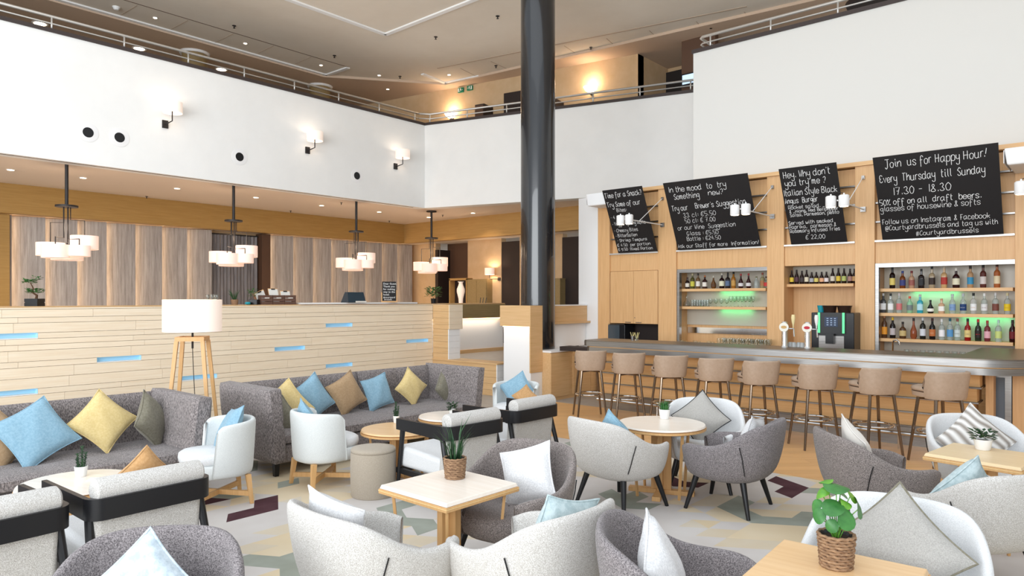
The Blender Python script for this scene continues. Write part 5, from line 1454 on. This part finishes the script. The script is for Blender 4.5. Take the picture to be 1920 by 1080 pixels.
def round_table(px, py, z, r, topm, label):
    x, y = onZ(px, py, z)
    t = thing('round_table', label, 'table', (x, y, 0), R(20))
    obj('tabletop', MB().lathe([(r - .012, z - .022), (r, z - .014), (r - .006, z)], 56), M[topm], t, smooth='auto')
    obj('top_rim', MB().lathe([(r - .03, z - .05), (r + .004, z - .04), (r + .004, z - .023)], 56), M['leg_w'], t, smooth='auto')
    for a in (0, 90):
        q = Matrix.Rotation(R(a), 4, 'Z')
        obj('post_slab', MB().box(-.085, .085, -.022, .022, .05, z - .051, mtx=q), M['leg_w'], t, bevel=.002)
        obj('foot_bar', MB().box(-r * .75, r * .75, -.035, .035, .013, .05, mtx=q), M['leg_w'], t, bevel=.002)
    for a in (45, 135, 225, 315):
        q = Matrix.Rotation(R(a), 4, 'Z')
        obj('strut', MB().tube([q @ Vector((r * .78, 0, z - .05)), q @ Vector((r * .66, 0, .014))], .013, 4), M['leg_w'], t)
    return (x, y)


r2 = round_table(1240, 793, .62, .375, 'top_w', 'round white-topped table with grass pot in front of the bar')
r1 = round_table(144, 903, .47, .35, 'top_w', 'round pale coffee table with succulent in front of the left sofa')
r3 = round_table(747, 803, .47, .35, 'top_o', 'round oak coffee table with small succulent in front of the long sofa')
r4 = round_table(842, 779, .47, .32, 'top_w', 'round white-topped coffee table behind the black framed armchair')


def white_pot(x, y, z, r, h, label, kind, seed):
    t = thing('potted_plant', label, 'plant', (x, y, z + .0008))
    obj('pot', MB().lathe([(r * .75, 0), (r * .8, .004), (r, h * .95), (r, h), (r * .9, h), (r * .87, h * .85)], 28), M['pot_w'], t, smooth='auto')
    obj('soil', MB().lathe([(r * .88, h * .84), (r * .88, h * .86)], 20), M['soil'], t)
    rd = random.Random(seed); g = MB()
    if kind == 'grass':
        for k in range(150):
            a = rd.uniform(0, 6.28); q = rd.random() * r * .8; L = rd.uniform(.05, .09); o = rd.uniform(.01, .05)
            b_ = Vector((math.cos(a), math.sin(a), 0)); w = Vector((-b_.y, b_.x, 0)) * .003
            p0 = b_ * q + Vector((0, 0, h * .86)); p1 = p0 + b_ * o * .4 + Vector((0, 0, L * .7)); p2 = p0 + b_ * o + Vector((0, 0, L))
            g.add([p0 - w, p0 + w, p1 + w, p1 - w, p2], [(0, 1, 2, 3), (3, 2, 4)])
        obj('foliage', g, M['leaf'], t)
    elif kind == 'succulent':
        for s_ in range(5):
            a = s_ * 1.3; bx_ = Vector((math.cos(a), math.sin(a), 0)) * r * .45; L = .07 + .04 * (s_ % 3)
            g.tube([bx_ + Vector((0, 0, h * .8)), bx_ * 1.6 + Vector((0, 0, h * .8 + L))], .004, 5)
            for k in range(int(L / .008)):
                z_ = h * .88 + k * .008; c = bx_ * (1 + .6 * (k * .008) / L) + Vector((0, 0, z_))
                for b2 in (0, PI):
                    an = k * 1.2 + b2; d = Vector((math.cos(an), math.sin(an), .4)) * .018; w = Vector((-math.sin(an), math.cos(an), 0)) * .006
                    g.add([c, c + d * .5 + w, c + d, c + d * .5 - w, c + d * .5 + Vector((0, 0, .004))], [(0, 4, 1), (1, 4, 2), (2, 4, 3), (3, 4, 0)])
        obj('foliage', g, M['leaf3'], t)
    else:
        leafy(t, 70, .075, r * 1.1, M['leaf3'], seed, .04, h * .8)
    return t


def at_table(px, py, z): return onZ(px, py, z)


x, y = at_table(1246, 785, .62); white_pot(x, y, .62, .05, .085, 'tuft of bright green grass in a white pot on the round white table', 'grass', 1)
x, y = at_table(1843, 843, .62); white_pot(x, y, .62, .058, .075, 'dark leafy plant in a ridged white pot on the square oak table', 'leafy', 2)
x, y = at_table(152, 893, .47); white_pot(x, y, .47, .042, .07, 'succulent in a small white bowl on the left coffee table', 'succulent', 3)
x, y = at_table(743, 793, .47); white_pot(x, y, .47, .032, .07, 'tiny succulent in a slim white pot on the round oak coffee table', 'succulent', 4)
x, y = at_table(848, 778, .47); white_pot(x, y, .47, .035, .06, 'little leafy plant on the white coffee table behind the armchair', 'leafy', 5)
x, y = at_table(195, 898, .47)
tag(obj('menu_card', MB().box(-.10, .10, -.045, .045, 0, .003), M['paper'], loc=(x, y, .4705), rot=(0, 0, HEAD + R(12))), 'blank pale menu card lying on the left coffee table', 'card')


def basket(x, y, z, r, h, label, kind):
    t = thing('potted_plant', label, 'plant', (x, y, z + .0008))
    obj('pot_liner', MB().lathe([(r * .8, .002), (r * .93, h * .97), (r * .9, h * .97), (r * .8, h * .85)], 24), M['plas_b'], t)
    g = MB(); n = 11
    for k in range(n):
        zz = h * (k + .5) / n; rr = r * (.84 + .16 * (k / n)); path = []
        for q in range(36):
            a = 2 * PI * q / 36; path.append(((rr + .0022 * math.sin(a * 13 + k * PI)) * math.cos(a), (rr + .0022 * math.sin(a * 13 + k * PI)) * math.sin(a), zz + .0018 * math.cos(a * 13 + k * PI)))
        g.tube(path, h / n * .56, 6, closed=True)
    obj('woven_basket', g, M['basket'], t, smooth=True)
    obj('soil', MB().lathe([(r * .85, h * .85), (r * .85, h * .87)], 20), M['soil'], t)
    rd = random.Random(9)
    if kind == 'spiky':
        for k in range(26):
            a = rd.uniform(0, 6.28); L = rd.uniform(.14, .27); o = rd.uniform(.02, .16); b_ = Vector((math.cos(a), math.sin(a), 0)); w = Vector((-b_.y, b_.x, 0)) * .006
            p0 = b_ * rd.uniform(.005, .04) + Vector((0, 0, h * .86)); p1 = p0 + b_ * o * .3 + Vector((0, 0, L * .6)); p2 = p0 + b_ * o + Vector((0, 0, L))
            obj('leaf', MB().add([p0 - w, p0 + w, p1 + w * .8, p1 - w * .8, p2, (p0 + p1) / 2 + b_ * .003], [(0, 1, 5), (1, 2, 5), (2, 3, 5), (3, 0, 5), (3, 2, 4)]), M['leaf3'], t)
    else:
        specs = [(-.03, -.04, .13, .048, 30), (.015, -.06, .085, .043, 70), (.0, .0, .20, .055, 10), (-.05, .02, .17, .033, 40), (.06, .0, .17, .04, 50), (.085, -.02, .12, .045, 75), (-.085, -.03, .09, .032, 75), (-.045, -.06, .06, .028, 80),
                 (-.02, .05, .21, .03, 20), (.04, .05, .16, .036, 30), (-.08, .01, .12, .03, 60), (.03, -.02, .14, .027, 40), (.06, .04, .11, .034, 60)]
        for i, (lx, ly, lz, s_, dr) in enumerate(specs):
            q = Matrix.Rotation(HEAD, 4, 'Z')
            c = q @ Vector((lx, ly, h * .9 + lz)); st_ = MB().tube([q @ Vector((lx * .15, ly * .15, h * .86)), q @ Vector((lx * .6, ly * .6, h * .9 + lz * .7)), c], .0022, 5)
            obj('stem', st_, M['leaf2'], t)
            dv = (q @ Vector((lx, ly - .03, 0))).normalized(); nrm = (dv * math.sin(R(dr)) + Vector((0, 0, 1)) * math.cos(R(dr))).normalized()
            u = nrm.cross(Vector((0, 0, 1))).normalized(); w = nrm.cross(u)
            pts = [c + nrm * .004] + [c + (u * math.cos(2 * PI * k / 14) * s_ * .9 + w * math.sin(2 * PI * k / 14) * s_) - nrm * .006 * (1 + math.sin(4 * PI * k / 14)) for k in range(14)]
            obj('leaf', MB().add(pts, [(0, 1 + k, 1 + (k + 1) % 14) for k in range(14)]), M['leaf2'] if i in (3, 4, 8, 9, 11) else M['leaf'], t, smooth=True)
    return t


x, y = at_table(853, 896, .62); basket(x, y, .62, .066, .125, 'spiky green plant in a woven basket pot on the square white table', 'spiky')
x, y = at_table(1568, 1062, .62); basket(x, y, .62, .068, .135, 'pilea with round glossy leaves in a woven basket pot', 'pilea')


# ---- barrel chairs on crossed oak legs
def make_barrel(label):
    t = thing('barrel_chair', label, 'armchair')
    n = 26; rows = []
    for k in range(n + 1):
        u = k / n * 2 - 1; a = -PI / 2 + u * R(112); e = abs(u)
        h = 0.70 - .03 * e ** 2 - (0.03 if e > .96 else 0)
        x1, y1 = se(a, .285, .29, 2.3); x0, y0 = se(a, .265, .265, 2.3)
        lean = 1 - .12 * max(0, e - .75) / .25     # front edge slopes back upward
        def Q(v, ins, z):
            x = x0 + (x1 - x0) * v; y = y0 + (y1 - y0) * v; l = math.hypot(x, y)
            return (x * (1 - ins / l), y * (1 - ins / l) - (.05 * max(0, (e - .7) / .3) * v), z)
        rows.append([Q(0, .05, .25), Q(0, .012, .25), Q(0, 0, .27), Q(.4, 0, .42), Q(.85, 0, .62), Q(1, .0, h - .015), Q(1, .012, h), Q(1, .035, h), Q(1, .047, h - .015), Q(.8, .05, .60), Q(.3, .05, .42), Q(0, .05, .25)])
    b = MB().grid(rows); m_ = 12
    b.f.append(tuple(range(m_ - 1))); b.mi.append(0); b.f.append(tuple(n * m_ + i for i in range(m_ - 1))[::-1]); b.mi.append(0)
    obj('shell', b, M['fab_b'], t, smooth=True, sub=1)
    rws = []
    for q, z in [(.1, .245), (.9, .245), (.98, .26), (1, .3), (1, .345), (.97, .36), (.1, .36)]:
        rws.append([(se(2 * PI * k / 36, .255, .275, 2.6)[0] * q, se(2 * PI * k / 36, .255, .275, 2.6)[1] * q + .02, z) for k in range(37)])
    obj('seat_base', MB().grid(rws, flip=True), M['fab_b'], t, smooth=True)
    rws = []
    for q, z in [(.1, .361), (.94, .361), (1, .375), (1.02, .40), (1, .435), (.9, .452), (.02, .462)]:
        rws.append([(se(2 * PI * k / 36, .232, .25, 2.8)[0] * q, se(2 * PI * k / 36, .232, .25, 2.8)[1] * q + .05, z) for k in range(37)])
    obj('seat_cushion', MB().grid(rws, flip=True), M['fab_w'], t, smooth=True)
    for sx, sy in ((-1, -1), (1, -1), (1, 1), (-1, 1)):
        obj('leg', MB().frust((sx * .215, sy * .215, .013), (sx * .19, sy * .19, .25), .014, .014, .021, .021), M['leg_w'], t)
    for s_ in (1, -1):
        q = Matrix.Rotation(R(45 * s_), 4, 'Z')
        obj('stretcher', MB().box(-.29, .29, -.013, .013, .075, .115, mtx=q), M['leg_w'], t)
    return t


x, y = atD(410, 5.8); bc1 = make_barrel('pale barrel chair before the gap between the sofas, holding a blue cushion')
bc1.location = (x, y, 0); bc1.rotation_euler = (0, 0, head(236))
cc = cushion('blue cushion lying in the pale barrel chair at left', M['c_blue'], .38, .13, 21); put(cc, (x, y, 0), head(236), (.03, -.09, .60), 24, 12)
x, y = atD(607, 6.35); dup(bc1, (x, y, 0), head(48), 'pale barrel chair beside the round pouf, back to the viewer')
cc = cushion('blue cushion tip behind the back of the barrel chair beside the pouf', M['c_blue'], .34, .12, 22); put(cc, (x, y, 0), head(48), (-.08, -.12, .57), 14, 45)
x, y = atD(967, 8.3); dup(bc1, (x, y, 0), head(195), 'pale barrel chair in front of the portal, facing the viewer')
cc = cushion('blue diamond cushion in the far barrel chair before the portal', M['c_blue'], .34, .13, 23); put(cc, (x, y, 0), head(195), (0.0, -.10, .60), 16, 35)
cc = cushion('small orange cushion leaning on the blue one in the far barrel chair', M['c_tan'], .22, .09, 24); put(cc, (x, y, 0), head(195), (-.13, .08, .55), 30, 45)
x, y = atD(700, 6.0)
t = thing('pouf', 'taupe cylindrical pouf beside the barrel chair', 'pouf', (x, y, .013))
obj('body', MB().lathe([(.185, 0), (.19, .01), (.195, .2), (.192, .36), (.188, .375)], 48), M['fab_p'], t, smooth='auto')
obj('seat_pad', MB().lathe([(.19, .376), (.191, .392), (.183, .405), (.12, .412), (.01, .414)], 48), M['fab_p'], t, smooth=True)


# ---- black framed armchairs, facing +Y locally
def make_frame_chair(label):
    t = thing('framed_armchair', label, 'armchair')
    w = .31
    def band(path, z0, z1, th, tilt=0):
        g = MB(); P_ = [Vector(p) for p in path]; n = len(P_); o_ = []; i_ = []
        for k, p in enumerate(P_):
            d = (P_[min(k + 1, n - 1)] - P_[max(k - 1, 0)]).normalized(); nn = Vector((-d.y, d.x)); o_.append(p + nn * th / 2); i_.append(p - nn * th / 2)
        dz = [tilt * max(0, (p.y + .25)) for p in P_]
        vs = [(q.x, q.y, z0 + dz[k]) for k, q in enumerate(o_)] + [(q.x, q.y, z1 + dz[k]) for k, q in enumerate(o_)] + [(q.x, q.y, z0 + dz[k]) for k, q in enumerate(i_)] + [(q.x, q.y, z1 + dz[k]) for k, q in enumerate(i_)]
        fs = []
        for k in range(n - 1):
            fs += [(k, k + 1, n + k + 1, n + k), (2 * n + k + 1, 2 * n + k, 3 * n + k, 3 * n + k + 1), (n + k, n + k + 1, 3 * n + k + 1, 3 * n + k), (k + 1, k, 2 * n + k, 2 * n + k + 1)]
        fs += [(0, n, 3 * n, 2 * n), (n - 1, 3 * n - 1, 4 * n - 1, 2 * n - 1)]
        return g.add(vs, fs)
    arc = [(-w + .07 - .07 * math.cos(a), -.34 + .07 - .07 * math.sin(a)) for a in [PI / 2 * k / 6 for k in range(7)]]
    arc2 = [(w - .07 + .07 * math.sin(a), -.34 + .07 - .07 * math.cos(a)) for a in [PI / 2 * k / 6 for k in range(7)]]
    obj('back_rail', band(arc + arc2, .575, .685, .026, 0), M['black'], t, smooth='auto')
    for sx in (-1, 1):
        g = MB(); x0, x1 = (sx * w - .013, sx * w + .013)
        g.add([(x0, -.27, .575), (x1, -.27, .575), (x1, .34, .585), (x0, .34, .585), (x0, -.27, .685), (x1, -.27, .685), (x1, .34, .678), (x0, .34, .678)], [(3, 2, 1, 0), (4, 5, 6, 7), (0, 1, 5, 4), (1, 2, 6, 5), (2, 3, 7, 6), (3, 0, 4, 7)])
        obj('arm', g, M['black'], t)
        obj('leg', MB().tube([(sx * (w - .03), .30, .60), (sx * (w - .01), .36, .013)], [.024, .015], 10), M['black'], t, smooth='auto')
        obj('leg', MB().tube([(sx * (w - .025), -.24, .60), (sx * (w + .01), -.40, .013)], [.024, .015], 10), M['black'], t, smooth='auto')
        obj('side_rail', MB().box(sx * (w - .03) - .015, sx * (w - .03) + .015, -.30, .38, .205, .25), M['black'], t)
    obj('front_rail', MB().box(-w + .03, w - .03, .35, .38, .205, .25).box(-w + .03, w - .03, -.29, -.26, .205, .25), M['black'], t)
    obj('seat_cushion', MB().add([(-.27, -.22, .255), (.27, -.22, .255), (.27, .40, .255), (-.27, .40, .255), (-.27, -.22, .40), (.27, -.22, .40), (.27, .40, .44), (-.27, .40, .44)], [(3, 2, 1, 0), (4, 5, 6, 7), (0, 1, 5, 4), (1, 2, 6, 5), (2, 3, 7, 6), (3, 0, 4, 7)]), M['fab_w'], t, smooth='auto', bevel=.035, seg=4)
    obj('back_cushion', MB().add([(-.28, -.27, .22), (.28, -.27, .22), (.28, -.17, .25), (-.28, -.17, .25), (-.275, -.318, .72), (.275, -.318, .72), (.275, -.21, .72), (-.275, -.21, .72)], [(3, 2, 1, 0), (4, 5, 6, 7), (0, 1, 5, 4), (1, 2, 6, 5), (2, 3, 7, 6), (3, 0, 4, 7)]), M['fab_l'], t, smooth='auto', bevel=.03, seg=4)
    q = Matrix.Translation((0, -.275, .715)) @ Matrix.Rotation(R(90), 4, 'Y')
    bo = MB().lathe([(.02, -.285), (.045, -.283), (.062, -.27), (.065, -.25), (.065, .25), (.062, .27), (.045, .283), (.02, .285)], 24); bo.v = [tuple(q @ Vector(p)) for p in bo.v]
    obj('bolster', bo, M['fab_l'], t, smooth='auto')
    return t


# rail left/right corners from the photograph -> centre of the back at height .68
def place_fc(l, r, label, proto=None):
    a = Vector(onZ(*l, .68)); b2 = Vector(onZ(*r, .68)); mdl = (a + b2) / 2
    v = b2 - a; n = Vector((-v.y, v.x)).normalized()      # chair faces -X side
    if n.x > 0: n = -n
    rz = math.atan2(-n.x, n.y); c = mdl + n * .33
    if proto is None: t = make_frame_chair(label); t.location = (c.x, c.y, 0); t.rotation_euler = (0, 0, rz); t['group'] = 'black framed armchairs'
    else: t = dup(proto, (c.x, c.y, 0), rz, label)
    return t


fc = place_fc((172, 940), (392, 895), 'black framed light grey armchair in front of the left coffee table')
place_fc((-125, 1003), (92, 957), 'black framed light grey armchair cut off at the left edge', fc)
place_fc((838, 803), (945, 785), 'black framed light grey armchair behind the spiky plant, by the oak coffee table', fc)
place_fc((958, 774), (1053, 757), 'black framed light grey armchair nearest the bar stools', fc)
b_ = fc.location; cc = cushion('tan cushion whose corner shows beyond the armchair bolster at left', M['c_tan'], .36, .13, 31); put(cc, (b_.x, b_.y, 0), fc.rotation_euler.z, (.06, -.02, .63), 20, 45)


# ---- sofas
def tuft(u, v, nu, nv, dep):
    a = abs(math.sin(PI * u * nu)) ** .35 ; b2 = abs(math.sin(PI * v * nv)) ** .35
    return -dep * (1 - a * b2)


def slab_surface(g, P0, U, V, Nn, nu, nv, tu, tv, dep, th, bulge=.0):
    """padded slab: front surface tufted, back flat, closed"""
    fr = []; bk = []
    for i in range(nu + 1):
        f_, b__ = [], []
        for j in range(nv + 1):
            u, v = i / nu, j / nv
            ed = min(1, min(u, 1 - u) * nu / 1.2 + .0, min(v, 1 - v) * nv / 1.2)
            off = th / 2 * (1 - (1 - min(1, ed)) ** 2 * .45) + tuft(u, v, tu, tv, dep) * min(1, ed)
            p = P0 + U * u + V * v
            f_.append(p + Nn * off); b__.append(p - Nn * (th / 2 * (1 - (1 - min(1, ed)) ** 2 * .45) + tuft(u, v, tu, tv, dep) * min(1, ed)))
        fr.append(f_); bk.append(b__)
    g.grid(fr, flip=True); g.grid(bk)
    rimf = [fr[i][0] for i in range(nu + 1)] + [fr[nu][j] for j in range(1, nv + 1)] + [fr[i][nv] for i in range(nu - 1, -1, -1)] + [fr[0][j] for j in range(nv - 1, 0, -1)]
    rimb = [bk[i][0] for i in range(nu + 1)] + [bk[nu][j] for j in range(1, nv + 1)] + [bk[i][nv] for i in range(nu - 1, -1, -1)] + [bk[0][j] for j in range(nv - 1, 0, -1)]
    n = len(rimf); g.add(rimf + rimb, [(k, (k + 1) % n, n + (k + 1) % n, n + k) for k in range(n)])
    return g


def make_sofa(y0, y1, label, seams):
    """back along X=-6.95, facing +X"""
    XB, XF = -6.9, -5.98
    t = thing('sofa', label, 'sofa', (0, 0, 0))
    W_ = y1 - y0
    obj('base', MB().box(XB + .06, XF - .02, y0 + .05, y1 - .05, .13, .30), M['fab_s'], t, bevel=.02)
    ns = len(seams) + 1; ys = [y0 + .10] + seams + [y1 - .10]
    for a, b2 in zip(ys[:-1], ys[1:]):
        tu = max(2, round((b2 - a) / .55))
        g = slab_surface(MB(), Vector((XB + .10, a + .004, .355)), Vector((XF - XB - .10, 0, 0)), Vector((0, b2 - a - .008, 0)), Vector((0, 0, -1)), 16, 12 * tu, 2, tu, .018, .12)
        g.f = [f[::-1] for f in g.f]
        obj('seat_cushion', g, M['fab_s'], t, smooth=True)
        g = slab_surface(MB(), Vector((XB + .10, a - .03 + .034, .28)), Vector((0, b2 - a - .006, 0)), Vector((-.07, 0, .55)), Vector((1, 0, .12)).normalized(), 12 * tu, 14, tu, 2, .02, .17)
        obj('backrest', g, M['fab_s'], t, smooth=True)
    for s_, yy in ((-1, y0 + .09), (1, y1 - .09)):
        g = slab_surface(MB(), Vector((XB - .02, yy, .15)), Vector((XF - XB + .05, 0, 0)), Vector((0.02, s_ * .07, .70)), Vector((0, -s_, .1)).normalized(), 24, 18, 2, 2, .022, .19)
        if s_ < 0: g.f = [f[::-1] for f in g.f]
        obj('arm', g, M['fab_s'], t, smooth=True)
    for x in (XB + .08, XF - .06):
        for y in (y0 + .09, y1 - .09) + tuple(seams):
            obj('leg', MB().frust((x, y, .013), (x, y, .13), .02, .02, .026, .026), M['black'], t)
    return t


make_sofa(-0.6, 2.80, 'grey tweed sofa at the left edge with a blue and a yellow cushion', [1.1])
make_sofa(3.42, 6.25, 'long grey tweed sofa with six cushions in front of the ash screen', [5.02])


def sofa_cush(px, py, label, mt_, seed, roll=45, yaw=0, size=.40, xo=-6.58, tilt=14):
    y, d = onX(px, xo); z = zat(py, d)
    c = cushion(label, M[mt_], size, .15, seed); put(c, (xo, y, 0), R(-90), (0, 0, z), tilt, roll, yaw)


sofa_cush(67, 812, 'sky blue cushion on the left sofa', 'c_blue', 41, 28, 0, .46, -6.5, 28)
sofa_cush(-6, 828, 'khaki cushion cut off at the left edge of the left sofa', 'c_khaki', 42, 45, 0, .40)
sofa_cush(193, 790, 'yellow diamond cushion on the left sofa', 'c_yellow', 43, 45, 0, .40, -6.52, 20)
sofa_cush(285, 788, 'olive grey cushion turned sideways against the arm of the left sofa', 'c_olive', 44, 45, 40, .40, -6.50)
sofa_cush(535, 762, 'yellow cushion at the left end of the long sofa', 'c_yellow', 45, 40, -38, .42, -6.52)
sofa_cush(524, 788, 'olive grey cushion half hidden behind the yellow one on the long sofa', 'c_olive', 46, 45, -55, .36, -6.35)
sofa_cush(585, 747, 'pale blue cushion beside the yellow one at the left of the long sofa', 'c_blue', 47, 30, 0, .42)
sofa_cush(650, 738, 'khaki brown cushion in the middle of the long sofa', 'c_khaki', 48, 25, 0, .40)
sofa_cush(708, 735, 'pale blue cushion right of the khaki one on the long sofa', 'c_blue', 49, 12, 0, .38)
sofa_cush(771, 726, 'yellow diamond cushion at the right of the long sofa', 'c_yellow', 50, 45, 0, .36)
sofa_cush(837, 727, 'olive grey diamond cushion against the right arm of the long sofa', 'c_olive', 51, 45, 12, .36, -6.5)

# ---- floor lamp
x, y = atD(361, 7.55)
t = thing('floor_lamp', 'oak four-legged floor lamp with white drum shade between the sofas', 'floor lamp', (x, y, 0), HEAD + R(12))
obj('shade', MB().lathe([(.292, 1.345), (.297, 1.345), (.297, 1.69), (.292, 1.69)], 56, cap=False), M['shade'], t, smooth='auto')
obj('diffuser', MB().lathe([(.285, 1.352), (.285, 1.36)], 48), M['shade'], t)
obj('stem', MB().tube([(0, 0, 1.16), (0, 0, 1.40)], .011, 8), M['iron'], t)
obj('top_frame', MB().box(-.145, .145, -.145, -.115, 1.245, 1.29).box(-.145, .145, .115, .145, 1.245, 1.29).box(-.145, -.115, -.115, .115, 1.245, 1.29).box(.115, .145, -.115, .115, 1.245, 1.29).box(-.115, .115, -.015, .015, 1.25, 1.285), M['leg_w'], t)
for sx, sy in ((-1, -1), (1, -1), (1, 1), (-1, 1)):
    obj('leg', MB().frust((sx * .235, sy * .235, .001), (sx * .130, sy * .130, 1.245), .014, .014, .02, .02), M['leg_w'], t)
obj('cord', MB().tube([(0, 0, 1.16), (.01, 0, .9), (.03, .0, .5), (.09, -.05, .1), (.2, -.1, .012)], .004, 6), M['iron'], t)
point('floor_lamp_glow', (x, y, 1.52), 26, (1, .72, .48), .08)
